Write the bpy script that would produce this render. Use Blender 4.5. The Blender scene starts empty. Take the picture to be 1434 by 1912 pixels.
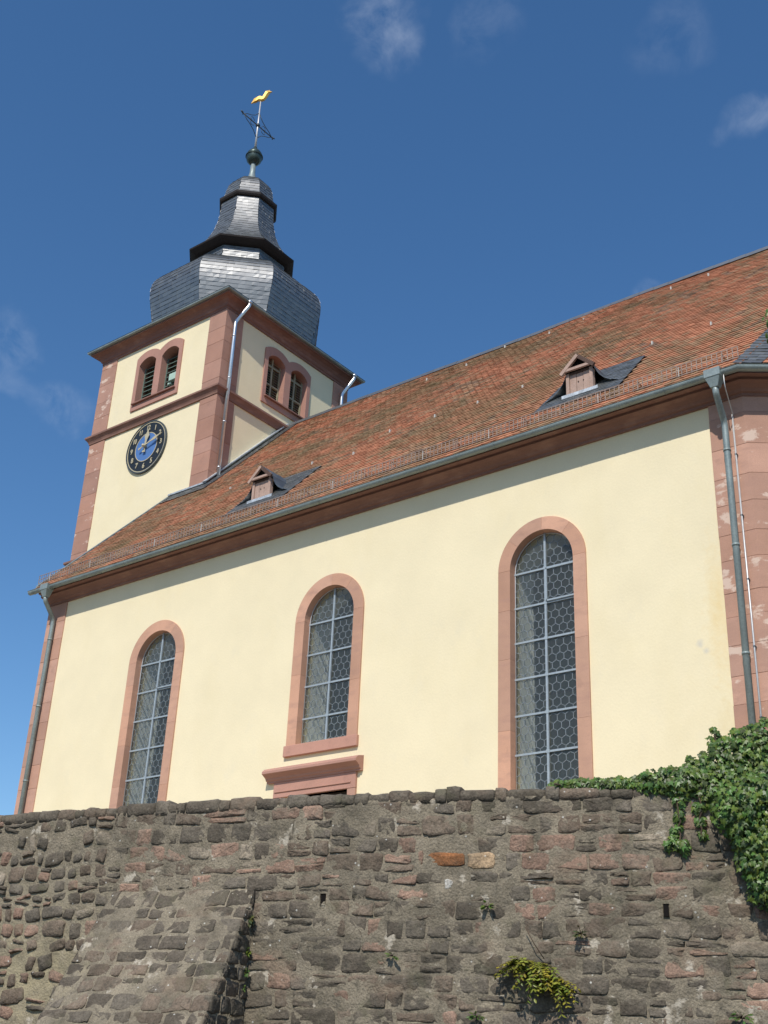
import bpy, bmesh, math, random
from mathutils import Vector, Matrix, noise
from mathutils.geometry import tessellate_polygon
R_ = math.radians
sin, cos, pi = math.sin, math.cos, math.pi
random.seed(11)
scn = bpy.context.scene
COL = scn.collection

# ------------------------------------------------------------------ camera
EYE = Vector((0, 0, 1.6))
F_PX = 2250.0
_y, _p, _r = R_(39.1), R_(25.68), R_(2.7)
fw = Vector((-sin(_y)*cos(_p), cos(_y)*cos(_p), sin(_p)))
rt = Vector((cos(_y), sin(_y), 0)); up = rt.cross(fw)
cr = cos(_r)*rt + sin(_r)*up; cu = -sin(_r)*rt + cos(_r)*up
cam_d = bpy.data.cameras.new('camera'); cam = bpy.data.objects.new('camera', cam_d); COL.objects.link(cam)
cam.matrix_world = Matrix(((cr.x, cu.x, -fw.x, 0), (cr.y, cu.y, -fw.y, 0), (cr.z, cu.z, -fw.z, EYE.z), (0, 0, 0, 1)))
cam_d.sensor_fit = 'VERTICAL'; cam_d.sensor_height = 36; cam_d.lens = F_PX/1912*36
cam_d.clip_start = .1; cam_d.clip_end = 3000
scn.camera = cam
scn.render.resolution_x = 768; scn.render.resolution_y = 1024

# ------------------------------------------------------------------ light
SUN = Vector((.31, -.87, 1.0)).normalized()
w = bpy.data.worlds.new('World'); scn.world = w; w.use_nodes = True
nt = w.node_tree; nt.nodes.clear()
def N(nt, typ, **k):
    n = nt.nodes.new(typ)
    for a, b in k.items(): setattr(n, a, b)
    return n
sky = N(nt, 'ShaderNodeTexSky', sky_type='NISHITA', sun_disc=False)
sky.sun_elevation = math.asin(SUN.z); sky.sun_rotation = math.atan2(SUN.x, SUN.y)
sky.altitude = 0; sky.air_density = 1.0; sky.dust_density = .35; sky.ozone_density = 3.2
tc = N(nt, 'ShaderNodeTexCoord')
mp = N(nt, 'ShaderNodeMapping'); mp.inputs['Scale'].default_value = (5, 5, 5); mp.inputs['Location'].default_value = (.35, 1.2, .4)
n1 = N(nt, 'ShaderNodeTexNoise'); n1.inputs['Scale'].default_value = 1.15; n1.inputs['Detail'].default_value = 3; n1.inputs['Roughness'].default_value = .45
n2 = N(nt, 'ShaderNodeTexNoise'); n2.inputs['Scale'].default_value = 6.0; n2.inputs['Detail'].default_value = 5; n2.inputs['Distortion'].default_value = .35; n2.inputs['Roughness'].default_value = .62
m1 = N(nt, 'ShaderNodeMapRange'); m1.inputs[1].default_value = .60; m1.inputs[2].default_value = .85
m2 = N(nt, 'ShaderNodeMapRange'); m2.inputs[1].default_value = .36; m2.inputs[2].default_value = .78
def ray0(u, v): return (cr*((u-717)/F_PX) - cu*((v-956)/F_PX) + fw).normalized()
# a few thin fair-weather wisps, each at its own place in the sky
nv_ = N(nt, 'ShaderNodeTexNoise'); nv_.inputs['Scale'].default_value = 9; nv_.inputs['Detail'].default_value = 5; nt.links.new(tc.outputs['Generated'], nv_.inputs[0])
sb_ = N(nt, 'ShaderNodeVectorMath', operation='SUBTRACT'); sb_.inputs[1].default_value = (.5, .5, .5); nt.links.new(nv_.outputs['Color'], sb_.inputs[0])
sc_ = N(nt, 'ShaderNodeVectorMath', operation='SCALE'); sc_.inputs['Scale'].default_value = .13; nt.links.new(sb_.outputs[0], sc_.inputs[0])
av_ = N(nt, 'ShaderNodeVectorMath', operation='ADD'); nt.links.new(tc.outputs['Generated'], av_.inputs[0]); nt.links.new(sc_.outputs[0], av_.inputs[1])
no_ = N(nt, 'ShaderNodeVectorMath', operation='NORMALIZE'); nt.links.new(av_.outputs[0], no_.inputs[0])
wisp = None
for u, v, deg, am in ((690, 45, 1.9, .30), (1412, 245, 1.5, .28), (1205, 545, 1.2, .22), (55, 622, 1.5, .24), (118, 752, 1.6, .2), (880, 25, 2.0, .12), (1250, 50, 2.4, .1), (30, 700, 1.5, .16), (-500, 300, 5, .5), (2100, 700, 5, .5), (1900, -300, 6, .5), (400, -600, 6, .5), (-1100, -400, 7, .5)):
    dp = N(nt, 'ShaderNodeVectorMath', operation='DOT_PRODUCT'); dp.inputs[1].default_value = ray0(u, v); nt.links.new(no_.outputs[0], dp.inputs[0])
    mr = N(nt, 'ShaderNodeMapRange', interpolation_type='SMOOTHSTEP'); mr.inputs[1].default_value = cos(R_(deg)); mr.inputs[2].default_value = 1.0; mr.inputs[4].default_value = am
    nt.links.new(dp.outputs['Value'], mr.inputs[0])
    if wisp is None: wisp = mr.outputs[0]
    else:
        ad = N(nt, 'ShaderNodeMath', operation='ADD'); nt.links.new(wisp, ad.inputs[0]); nt.links.new(mr.outputs[0], ad.inputs[1]); wisp = ad.outputs[0]
mul = N(nt, 'ShaderNodeMath', operation='MULTIPLY'); mul2 = N(nt, 'ShaderNodeMath', operation='MULTIPLY'); mul2.inputs[1].default_value = .75
mix = N(nt, 'ShaderNodeMixRGB'); mix.inputs[2].default_value = (6.0, 6.6, 7.6, 1)
hs = N(nt, 'ShaderNodeHueSaturation'); hs.inputs['Saturation'].default_value = 1.2
bg = N(nt, 'ShaderNodeBackground'); bg.inputs['Strength'].default_value = .138
out = N(nt, 'ShaderNodeOutputWorld')
L = nt.links.new
L(tc.outputs['Generated'], mp.inputs[0]); L(mp.outputs[0], n1.inputs[0]); L(mp.outputs[0], n2.inputs[0])
L(n2.outputs[0], m2.inputs[0]); L(wisp, mul.inputs[0]); L(m2.outputs[0], mul.inputs[1])
L(mul.outputs[0], mul2.inputs[0]); L(mul2.outputs[0], mix.inputs[0]); L(sky.outputs[0], hs.inputs['Color']); L(hs.outputs[0], mix.inputs[1]); L(mix.outputs[0], bg.inputs[0]); L(bg.outputs[0], out.inputs[0])
sd = bpy.data.lights.new('sun', 'SUN'); sd.energy = 4.05; sd.angle = R_(.53); sd.color = (1, .955, .88)
so = bpy.data.objects.new('sun', sd); COL.objects.link(so); so.location = (8, -10, 30); so.rotation_euler = SUN.to_track_quat('Z', 'Y').to_euler()
vs = scn.view_settings; vs.view_transform = 'Standard'; vs.look = 'None'; vs.exposure = 0.0; vs.gamma = 1.0; vs.use_curve_mapping = False

# ------------------------------------------------------------------ pixel helpers (directions only)
def ray(u, v): return (cr*((u-717)/F_PX) - cu*((v-956)/F_PX) + fw).normalized()
def at_y(u, v, y): d = ray(u, v); return EYE + d*(y/d.y)
def at_x(u, v, x): d = ray(u, v); return EYE + d*(x/d.x)
def at_z(u, v, z): d = ray(u, v); return EYE + d*((z-1.6)/d.z)

# ------------------------------------------------------------------ mesh helpers
class MB:
    def __init__(s): s.v = []; s.f = []; s.c = []; s.sm = []
    def add(s, vs, fs, col=None, smooth=False):
        o = len(s.v); s.v += [Vector(v) for v in vs]
        for f in fs: s.f.append([i+o for i in f]); s.c.append(col); s.sm.append(smooth)
    def box(s, a, b, col=None):
        (x0, y0, z0), (x1, y1, z1) = a, b
        s.add([(x0,y0,z0),(x1,y0,z0),(x1,y1,z0),(x0,y1,z0),(x0,y0,z1),(x1,y0,z1),(x1,y1,z1),(x0,y1,z1)],
              [(0,3,2,1),(4,5,6,7),(0,1,5,4),(1,2,6,5),(2,3,7,6),(3,0,4,7)], col)
    def bar(s, p, q, wd, hd, upv=(0,0,1), col=None):
        p, q = Vector(p), Vector(q); d = (q-p).normalized(); u = Vector(upv); a = d.cross(u)
        if a.length < 1e-4: a = d.cross(Vector((1, 0, 0)))
        a.normalize(); u = a.cross(d)
        a *= wd/2; u *= hd/2
        vs = [p-a-u, p+a-u, p+a+u, p-a+u, q-a-u, q+a-u, q+a+u, q-a+u]
        s.add(vs, [(0,3,2,1),(4,5,6,7),(0,1,5,4),(1,2,6,5),(2,3,7,6),(3,0,4,7)], col)
    def tube(s, pts, r, n=8, col=None):
        pts = [Vector(p) for p in pts]; rs = r if isinstance(r, (list, tuple)) else [r]*len(pts)
        vs = []; fs = []; prev = None
        for i, p in enumerate(pts):
            d = (pts[min(i+1, len(pts)-1)] - pts[max(i-1, 0)]).normalized()
            a = prev if prev is not None else (Vector((0, 0, 1)) if abs(d.z) < .9 else Vector((1, 0, 0)))
            a = (a - d*a.dot(d)).normalized(); prev = a; b = d.cross(a)
            for k in range(n):
                t = 2*pi*k/n; vs.append(p + (a*cos(t)+b*sin(t))*rs[i])
        for i in range(len(pts)-1):
            for k in range(n): fs.append((i*n+k, i*n+(k+1) % n, (i+1)*n+(k+1) % n, (i+1)*n+k))
        fs.append(tuple(range(n-1, -1, -1))); fs.append(tuple((len(pts)-1)*n+k for k in range(n)))
        s.add(vs, fs, col, True)
    def lathe(s, prof, c, n=16, phase=0, smooth=True, col=None, cap=True):
        vs = []; fs = []
        for r, z in prof:
            for k in range(n):
                t = 2*pi*k/n+phase; vs.append((c[0]+r*cos(t), c[1]+r*sin(t), z))
        for i in range(len(prof)-1):
            for k in range(n): fs.append((i*n+k, i*n+(k+1) % n, (i+1)*n+(k+1) % n, (i+1)*n+k))
        if cap: fs.append(tuple(range(n-1, -1, -1))); fs.append(tuple((len(prof)-1)*n+k for k in range(n)))
        s.add(vs, fs, col, smooth)
    def slab(s, outer, holes, f0, f1, col=None):
        """plate with holes: 2-D outline + holes, f0/f1 map 2-D to front/back 3-D"""
        loops = [outer]+holes; fl = [p for l in loops for p in l]
        tr = tessellate_polygon([[Vector((p[0], p[1], 0)) for p in l] for l in loops])
        n = len(fl)
        vs = [f0(*p) for p in fl]+[f1(*p) for p in fl]; fs = []
        for t in tr:
            a, b, c = (Vector(fl[i]) for i in t)
            t = tuple(t) if (b-a).cross(c-a) > 0 else tuple(reversed(t))
            fs.append(t); fs.append(tuple(i+n for i in reversed(t)))
        o = 0
        for l in loops:
            m = len(l)
            for i in range(m):
                j = (i+1) % m; fs.append((o+i, o+i+n, o+j+n, o+j))
            o += m
        s.add(vs, fs, col)
    def sweep(s, prof, path, closed=False, col=None):
        """prof: list of (offset outward, z); path: list of (point2d, outward2d miter)"""
        m = len(prof); vs = []; fs = []
        for (p, o) in path:
            for d, z in prof: vs.append((p[0]+o[0]*d, p[1]+o[1]*d, z))
        k = len(path)
        for i in range(k if closed else k-1):
            j = (i+1) % k
            for a in range(m):
                b = (a+1) % m; fs.append((i*m+a, j*m+a, j*m+b, i*m+b))
        if not closed: fs.append(tuple(range(m))); fs.append(tuple((k-1)*m+a for a in range(m-1, -1, -1)))
        s.add(vs, fs, col)

WPOS = {}
def link(o, parent, origin, kind=None, label=None):
    COL.objects.link(o)
    org = Vector(origin); WPOS[o.name] = org
    if parent is not None:
        o.parent = parent; o.location = org - WPOS[parent.name]
    else: o.location = org
    if kind: o['kind'] = kind
    if label: o['label'] = label
    return o
def build(mb, name, mat, parent=None, origin=None, kind=None, label=None, bevel=0, fixn=True, smooth=None):
    if origin is None:
        lo = Vector((min(v[i] for v in mb.v) for i in range(3))); hi = Vector((max(v[i] for v in mb.v) for i in range(3)))
        origin = Vector(((lo.x+hi.x)/2, (lo.y+hi.y)/2, lo.z))
    origin = Vector(origin)
    me = bpy.data.meshes.new(name)
    me.from_pydata([v-origin for v in mb.v], [], mb.f)
    if any(c is not None for c in mb.c):
        ca = me.color_attributes.new('tone', 'FLOAT_COLOR', 'CORNER'); k = 0; buf = []
        for f, c in zip(mb.f, mb.c):
            c = c if c is not None else (.5, .5, .5)
            buf += (list(c)+[1.0])*len(f)
        ca.data.foreach_set('color', buf)
    me.polygons.foreach_set('use_smooth', [smooth if smooth is not None else q for q in mb.sm])
    if fixn or bevel:
        bm = bmesh.new(); bm.from_mesh(me)
        if fixn: bmesh.ops.recalc_face_normals(bm, faces=bm.faces)
        if bevel: bmesh.ops.bevel(bm, geom=[e for e in bm.edges if e.is_manifold and e.calc_face_angle(0) > .5], offset=bevel, segments=1, affect='EDGES', clamp_overlap=True)
        bm.to_mesh(me); bm.free()
    me.materials.append(mat); me.update()
    return link(bpy.data.objects.new(name, me), parent, origin, kind, label)
def thing(name, label, cat, loc, group=None):
    o = bpy.data.objects.new(name, None); o.empty_display_size = .3
    link(o, None, loc); o['label'] = label; o['category'] = cat
    if group: o['group'] = group
    return o
def node(name, parent, loc, label=None):
    o = bpy.data.objects.new(name, None); o.empty_display_size = .2
    return link(o, parent, loc, None, label)
def tag(o, label, cat, group=None):
    o['label'] = label; o['category'] = cat
    if group: o['group'] = group
    return o

# ------------------------------------------------------------------ materials
def mat(name, base, rough=.8, var=.12, vscale=3.0, fine=.08, fscale=40, bump=.15, bscale=60, metal=0, spec=.4, tone=False, extra=None, dist=.01):
    m = bpy.data.materials.new(name); m.use_nodes = True; nt = m.node_tree; nt.nodes.clear(); L = nt.links.new
    b = N(nt, 'ShaderNodeBsdfPrincipled'); o = N(nt, 'ShaderNodeOutputMaterial'); L(b.outputs[0], o.inputs[0])
    b.inputs['Roughness'].default_value = rough; b.inputs['Metallic'].default_value = metal; b.inputs['Specular IOR Level'].default_value = spec
    g = N(nt, 'ShaderNodeNewGeometry')
    na = N(nt, 'ShaderNodeTexNoise'); na.inputs['Scale'].default_value = vscale; na.inputs['Detail'].default_value = 6; na.inputs['Roughness'].default_value = .6
    nb = N(nt, 'ShaderNodeTexNoise'); nb.inputs['Scale'].default_value = fscale; nb.inputs['Detail'].default_value = 4
    L(g.outputs['Position'], na.inputs[0]); L(g.outputs['Position'], nb.inputs[0])
    ra = N(nt, 'ShaderNodeMapRange'); ra.inputs[1].default_value = .25; ra.inputs[2].default_value = .75; ra.inputs[3].default_value = 1-var; ra.inputs[4].default_value = 1+var
    rb = N(nt, 'ShaderNodeMapRange'); rb.inputs[1].default_value = .25; rb.inputs[2].default_value = .75; rb.inputs[3].default_value = 1-fine; rb.inputs[4].default_value = 1+fine
    L(na.outputs[0], ra.inputs[0]); L(nb.outputs[0], rb.inputs[0])
    mu = N(nt, 'ShaderNodeMath', operation='MULTIPLY'); L(ra.outputs[0], mu.inputs[0]); L(rb.outputs[0], mu.inputs[1])
    vm = N(nt, 'ShaderNodeVectorMath', operation='SCALE')
    if tone:
        at = N(nt, 'ShaderNodeAttribute', attribute_name='tone'); L(at.outputs['Color'], vm.inputs[0])
    else: vm.inputs[0].default_value = base
    L(mu.outputs[0], vm.inputs['Scale'])
    col = vm.outputs[0]
    ctx = dict(nt=nt, L=L, g=g, na=na, nb=nb, b=b)
    if extra: col = extra(ctx, col)
    L(col, b.inputs['Base Color'])
    if bump:
        nc = N(nt, 'ShaderNodeTexNoise'); nc.inputs['Scale'].default_value = bscale; nc.inputs['Detail'].default_value = 5; L(g.outputs['Position'], nc.inputs[0])
        bp = N(nt, 'ShaderNodeBump'); bp.inputs['Strength'].default_value = bump; bp.inputs['Distance'].default_value = dist
        L(nc.outputs[0], bp.inputs['Height']); L(bp.outputs[0], b.inputs['Normal'])
    return m
def overlay(ctx, col, color, scale, lo, hi, detail=5, amount=1.0, stretch=None, kind='noise', rough=.6, dist=0.0, seed=0.0):
    """mix a colour in where a noise mask exceeds lo..hi"""
    nt, L = ctx['nt'], ctx['L']
    src = ctx['g'].outputs['Position']
    mpn = N(nt, 'ShaderNodeMapping'); mpn.inputs['Location'].default_value = (seed, seed*1.7, seed*.6)
    if stretch: mpn.inputs['Scale'].default_value = stretch
    L(src, mpn.inputs[0])
    if kind == 'noise':
        n = N(nt, 'ShaderNodeTexNoise'); n.inputs['Scale'].default_value = scale; n.inputs['Detail'].default_value = detail; n.inputs['Roughness'].default_value = rough; n.inputs['Distortion'].default_value = dist
        o = n.outputs[0]
    else:
        n = N(nt, 'ShaderNodeTexVoronoi'); n.inputs['Scale'].default_value = scale; o = n.outputs['Distance']
    L(mpn.outputs[0], n.inputs[0])
    r = N(nt, 'ShaderNodeMapRange'); r.inputs[1].default_value = lo; r.inputs[2].default_value = hi; r.inputs[4].default_value = amount
    L(o, r.inputs[0])
    mx = N(nt, 'ShaderNodeMixRGB'); L(r.outputs[0], mx.inputs[0]); L(col, mx.inputs[1]); mx.inputs[2].default_value = (*color, 1)
    return mx.outputs[0]
def spot(ctx, col, color, center, radius, amount):
    """one stain with a place of its own"""
    nt, L = ctx['nt'], ctx['L']
    sv = N(nt, 'ShaderNodeVectorMath', operation='SUBTRACT'); L(ctx['g'].outputs['Position'], sv.inputs[0]); sv.inputs[1].default_value = center
    dv = N(nt, 'ShaderNodeVectorMath', operation='DIVIDE'); L(sv.outputs[0], dv.inputs[0]); dv.inputs[1].default_value = radius
    ln = N(nt, 'ShaderNodeVectorMath', operation='LENGTH'); L(dv.outputs[0], ln.inputs[0])
    n = N(nt, 'ShaderNodeTexNoise'); n.inputs['Scale'].default_value = 9; n.inputs['Detail'].default_value = 4; L(ctx['g'].outputs['Position'], n.inputs[0])
    ad = N(nt, 'ShaderNodeMath', operation='MULTIPLY_ADD'); L(n.outputs[0], ad.inputs[0]); ad.inputs[1].default_value = 1.6; L(ln.outputs['Value'], ad.inputs[2])
    r = N(nt, 'ShaderNodeMapRange'); r.inputs[1].default_value = 1.7; r.inputs[2].default_value = .7; r.inputs[3].default_value = 0; r.inputs[4].default_value = amount
    L(ad.outputs[0], r.inputs[0])
    mx = N(nt, 'ShaderNodeMixRGB'); L(r.outputs[0], mx.inputs[0]); L(col, mx.inputs[1]); mx.inputs[2].default_value = (*color, 1)
    return mx.outputs[0]

def plaster_x(c, col):
    col = overlay(c, col, (.74, .62, .36), 1.1, .5, .8, amount=.35, stretch=(1, 1, .5))
    col = overlay(c, col, (.66, .6, .46), 2.2, .6, .8, amount=.25, stretch=(1, 1, .6), seed=4)
    col = spot(c, col, (.76, .56, .25), (-6.95, 17, 8.6), (.32, .5, 1.6), .55)
    col = spot(c, col, (.70, .56, .30), (-6.95, 17, 6.6), (.3, .5, .9), .5)
    col = spot(c, col, (.52, .5, .46), (-7.32, 17, 8.13), (.09, .5, .1), .7)
    col = spot(c, col, (.52, .5, .46), (-7.22, 17, 8.0), (.07, .5, .07), .7)
    return col
PLASTER = mat('plaster', (.815, .705, .472), .9, .045, 1.1, .025, 30, .3, 22, spec=.25, extra=plaster_x, dist=.008)
def sand_x(c, col):
    col = overlay(c, col, (.40, .23, .175), 2.0, .5, .72, amount=.6, stretch=(1, 1, 3))
    col = overlay(c, col, (.20, .115, .095), 3.0, .60, .85, amount=.5)
    return col
SAND = mat('red_sandstone', (.47, .265, .20), .85, .12, 1.2, .07, 60, .25, 70, spec=.25, tone=True, extra=sand_x, dist=.006)
def sandw_x(c, col):
    col = sand_x(c, col)
    col = overlay(c, col, (.66, .50, .40), 2.3, .58, .63, amount=.9, stretch=(.9, .9, 1.5), detail=6, seed=2.3)
    return col
SANDW = mat('patched_sandstone', (.47, .265, .20), .85, .14, 1.4, .08, 60, .3, 60, spec=.25, tone=True, extra=sandw_x, dist=.008)
def tile_x(c, col):
    col = overlay(c, col, (.20, .145, .075), .5, .44, .62, amount=.72, detail=7, rough=.65)
    col = overlay(c, col, (.12, .085, .06), 1.5, .55, .72, amount=.5, detail=6, seed=3)
    col = overlay(c, col, (.10, .11, .05), 1.1, .60, .74, amount=.55, detail=6, seed=7)
    return col
TILE = mat('clay_tile', (.3, .12, .07), .88, .12, 6, .12, 50, .3, 80, spec=.2, tone=True, extra=tile_x, dist=.006)
SLATE = mat('slate', (.055, .064, .072), .46, .25, 4, .2, 40, .3, 60, spec=1.0, tone=True, dist=.004)
[n for n in SLATE.node_tree.nodes if n.type == 'BSDF_PRINCIPLED'][0].inputs['IOR'].default_value = 1.9
ZINC = mat('weathered_zinc', (.25, .295, .285), .5, .25, 2, .15, 30, .1, 40, spec=.5, metal=.25)
NEWZINC = mat('bright_zinc', (.62, .64, .66), .32, .12, 3, .05, 30, .04, 30, metal=.85)
LEADFL = mat('lead_flashing', (.5, .52, .53), .55, .35, 9, .2, 30, .15, 30, metal=.4)
COPPER = mat('dark_copper', (.06, .085, .075), .35, .3, 6, .2, 30, .1, 40, metal=.5)
IRON = mat('painted_iron', (.075, .09, .10), .5, .2, 10, .1, 50, .1, 60, metal=.3)
GOLD = mat('gilding', (.62, .40, .12), .6, .1, 10, .05, 50, .05, 60, metal=1.0)
GILT = mat('gold_paint', (.56, .48, .31), .5, .06, 10, .05, 50, .03, 60, metal=.2)
DIALB = mat('dial_black', (.018, .021, .024), .45, .15, 4, .1, 40, .05, 60)
DIALU = mat('dial_blue', (.085, .185, .42), .5, .08, 4, .05, 40, .05, 60)
WOOD = mat('faded_shutter_wood', (.42, .29, .23), .8, .18, 5, .1, 40, .2, 60, spec=.25)
DWOOD = mat('brown_wood', (.10, .062, .048), .8, .2, 6, .12, 40, .25, 60, spec=.25)
BLACKW = mat('tarred_fascia', (.034, .027, .025), .75, .2, 6, .12, 40, .25, 60, spec=.25)
LOUV = mat('grey_louvre_wood', (.31, .28, .19), .8, .2, 5, .1, 40, .2, 60, spec=.25)
GLOUV = mat('green_louvre_edge', (.14, .19, .16), .7, .2, 5, .1, 40, .2, 60, spec=.3)
PALEBOX = mat('pale_green_enamel', (.42, .56, .46), .5, .1, 6, .05, 40, .05, 40)
BARS = mat('grey_window_bar', (.33, .38, .41), .5, .12, 8, .06, 40, .08, 40, spec=.4, metal=.1)
CAME = mat('lead_came', (.23, .26, .27), .55, .15, 10, .1, 60, .05, 60, metal=.2)
LIME = mat('interior_limewash', (.84, .82, .75), .9, .08, 1.0, .04, 30, .1, 30)
INTFL = mat('interior_floor', (.12, .09, .07), .7, .15, 2, .1, 20, .1, 20)
DOOR = mat('dark_oak_door', (.05, .032, .022), .6, .2, 6, .15, 40, .2, 40)
SNOW = mat('galvanised_guard', (.36, .275, .225), .65, .25, 6, .15, 40, .1, 40, metal=.2)
WHITEHOOK = mat('bright_hook', (.52, .5, .45), .6, .1, 10, .05, 40, .02, 40)
STRIP = mat('lightning_strip', (.55, .54, .53), .45, .1, 10, .05, 40, .02, 40, metal=.5)
def glassmat():
    m = bpy.data.materials.new('leaded_glass'); m.use_nodes = True; nt = m.node_tree; nt.nodes.clear(); L = nt.links.new
    t = N(nt, 'ShaderNodeBsdfTransparent'); t.inputs[0].default_value = (.925, .945, .935, 1)
    d = N(nt, 'ShaderNodeBsdfDiffuse'); d.inputs[0].default_value = (.42, .44, .40, 1)
    gl = N(nt, 'ShaderNodeBsdfGlossy'); gl.inputs['Roughness'].default_value = .08
    fr = N(nt, 'ShaderNodeFresnel'); fr.inputs[0].default_value = 1.5
    g = N(nt, 'ShaderNodeNewGeometry'); n = N(nt, 'ShaderNodeTexNoise'); n.inputs['Scale'].default_value = 14; n.inputs['Detail'].default_value = 2; L(g.outputs['Position'], n.inputs[0])
    bp = N(nt, 'ShaderNodeBump'); bp.inputs['Strength'].default_value = .12; bp.inputs['Distance'].default_value = .01; L(n.outputs[0], bp.inputs['Height']); L(bp.outputs[0], gl.inputs['Normal'])
    bf = N(nt, 'ShaderNodeMath', operation='SUBTRACT'); bf.inputs[0].default_value = 1; L(g.outputs['Backfacing'], bf.inputs[1]); fm = N(nt, 'ShaderNodeMath', operation='MULTIPLY'); L(fr.outputs[0], fm.inputs[0]); L(bf.outputs[0], fm.inputs[1])
    a = N(nt, 'ShaderNodeMixShader'); a.inputs[0].default_value = .05; L(t.outputs[0], a.inputs[1]); L(d.outputs[0], a.inputs[2])
    b = N(nt, 'ShaderNodeMixShader'); L(fm.outputs[0], b.inputs[0]); L(a.outputs[0], b.inputs[1]); L(gl.outputs[0], b.inputs[2])
    o = N(nt, 'ShaderNodeOutputMaterial'); L(b.outputs[0], o.inputs[0]); return m
GLASS = glassmat()
def lichen(c, col):   # crusts that run over stone and joint alike
    col = overlay(c, col, (.085, .073, .053), 1.6, .45, .64, amount=.66, detail=9, rough=.72)
    col = overlay(c, col, (.235, .20, .15), 6.0, .50, .66, amount=.55, detail=9, seed=5, rough=.75)
    col = overlay(c, col, (.052, .049, .040), 12.0, .53, .67, amount=.65, detail=8, seed=9, rough=.75)
    col = overlay(c, col, (.12, .115, .066), 3.2, .57, .70, amount=.4, detail=7, seed=19)
    col = overlay(c, col, (.29, .19, .13), 1.3, .58, .72, amount=.36, detail=7, seed=31, stretch=(1, 1, 1.6))
    col = overlay(c, col, (.58, .56, .50), 7.0, .085, .055, amount=.7, kind='vor', seed=1)
    return col
stone_x = lichen
STONE = mat('weathered_rubble_stone', (.2, .16, .13), .95, .28, 5, .35, 55, .8, 34, spec=.15, tone=True, extra=stone_x, dist=.02)
def mortar_x(c, col):
    col = lichen(c, col)
    col = overlay(c, col, (.50, .44, .35), 4.0, .61, .67, amount=.8, detail=6, seed=12)
    col = spot(c, col, (.38, .32, .20), (-12.3, 9.0, 2.55), (1.7, 1.7, .95), .85)
    col = spot(c, col, (.33, .28, .19), (-12.2, 9.0, 3.5), (1.6, 1.6, .6), .5)
    return col
MORTAR = mat('old_lime_mortar', (.245, .205, .147), .95, .25, 4, .3, 60, .9, 40, spec=.15, extra=mortar_x, dist=.02)
def leafmat(name, tone_spec=.45):
    m = mat(name, (.05, .09, .02), .42, .2, 3, .1, 40, 0, 40, spec=tone_spec, tone=True)
    nt = m.node_tree; b = [n for n in nt.nodes if n.type == 'BSDF_PRINCIPLED'][0]; o = [n for n in nt.nodes if n.type == 'OUTPUT_MATERIAL'][0]
    tr = N(nt, 'ShaderNodeBsdfTranslucent'); at = N(nt, 'ShaderNodeAttribute', attribute_name='tone'); nt.links.new(at.outputs['Color'], tr.inputs[0])
    mx = N(nt, 'ShaderNodeMixShader'); mx.inputs[0].default_value = .25; nt.links.new(b.outputs[0], mx.inputs[1]); nt.links.new(tr.outputs[0], mx.inputs[2]); nt.links.new(mx.outputs[0], o.inputs[0])
    return m
LEAF = leafmat('leaf')
BARK = mat('bark', (.09, .065, .045), .9, .25, 6, .2, 40, .6, 30, spec=.15)
BOUNCE_GRAVEL = mat('bounce_gravel', (.40, .335, .25), .95, .15, .8, .25, 60, .6, 60, spec=.1)  # unseen surface, made pale and warm to bounce sunlight into the shadows
ASPH = mat('asphalt', (.055, .054, .052), .9, .2, .6, .25, 60, .4, 80, spec=.2)
HOLE_SHADE = mat('hole_shade', (.012, .01, .009), .95, .2, 6, .2, 40, .3, 40, spec=.1)  # near-black colour standing in for the shade inside openings

def stone_tone(rng, base=(.48, .28, .205)):
    k = rng.uniform(.86, 1.12); h = rng.uniform(-.03, .03)
    return (base[0]*k*(1+h), base[1]*k, base[2]*k*(1-h))

# ------------------------------------------------------------------ ground
TER = 3.7
g = MB(); g.box((-900, -900, -.5), (900, 900, 0)); build(g, 'ground', ASPH, kind='structure', origin=(0, 0, 0))

# ------------------------------------------------------------------ retaining wall plan
PL = [(-24.0, 6.6), (-17.5, 7.85), (-13.1, 8.87), (-10.7, 9.36), (-8.0, 10.1), (-6.3, 10.74), (-4.3, 11.62), (-2.0, 12.75), (6.0, 17.0)]
_cum = [0]
for a, b in zip(PL, PL[1:]): _cum.append(_cum[-1]+math.hypot(b[0]-a[0], b[1]-a[1]))
def _pt(s):
    s = max(0, min(_cum[-1]-1e-6, s)); i = max(k for k in range(len(PL)-1) if _cum[k] <= s)
    t = (s-_cum[i])/(_cum[i+1]-_cum[i]); return Vector((PL[i][0]+(PL[i+1][0]-PL[i][0])*t, PL[i][1]+(PL[i+1][1]-PL[i][1])*t))
def wall_p(s): return (_pt(s-.8)+_pt(s-.4)+_pt(s)+_pt(s+.4)+_pt(s+.8))/5
def wall_n(s):
    d = (_pt(s+.9)-_pt(s-.9)).normalized(); return Vector((d.y, -d.x))
def wm(s, z, d): p = wall_p(s)+wall_n(s)*d; return Vector((p.x, p.y, z))
def wall_hit(u, v, d=0.0):
    """where a viewing ray meets the wall face, as (s, z)"""
    dr = ray(u, v); best = None; s = 0.0
    for k in range(600):
        s = _cum[-1]*k/600; p = wall_p(s)+wall_n(s)*d; a = math.atan2(p.x, p.y)-math.atan2(dr.x, dr.y)
        if best is None or abs(a) < best[0]: best = (abs(a), s)
    s = best[1]; st = _cum[-1]/1200
    for k in range(14):
        for q in (s-st, s+st):
            p = wall_p(q)+wall_n(q)*d; a = abs(math.atan2(p.x, p.y)-math.atan2(dr.x, dr.y))
            if a < best[0]: best = (a, q)
        s = best[1]; st *= .6
    p = wall_p(s)+wall_n(s)*d
    return s, 1.6+dr.z*math.hypot(p.x, p.y)/math.hypot(dr.x, dr.y)
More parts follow.
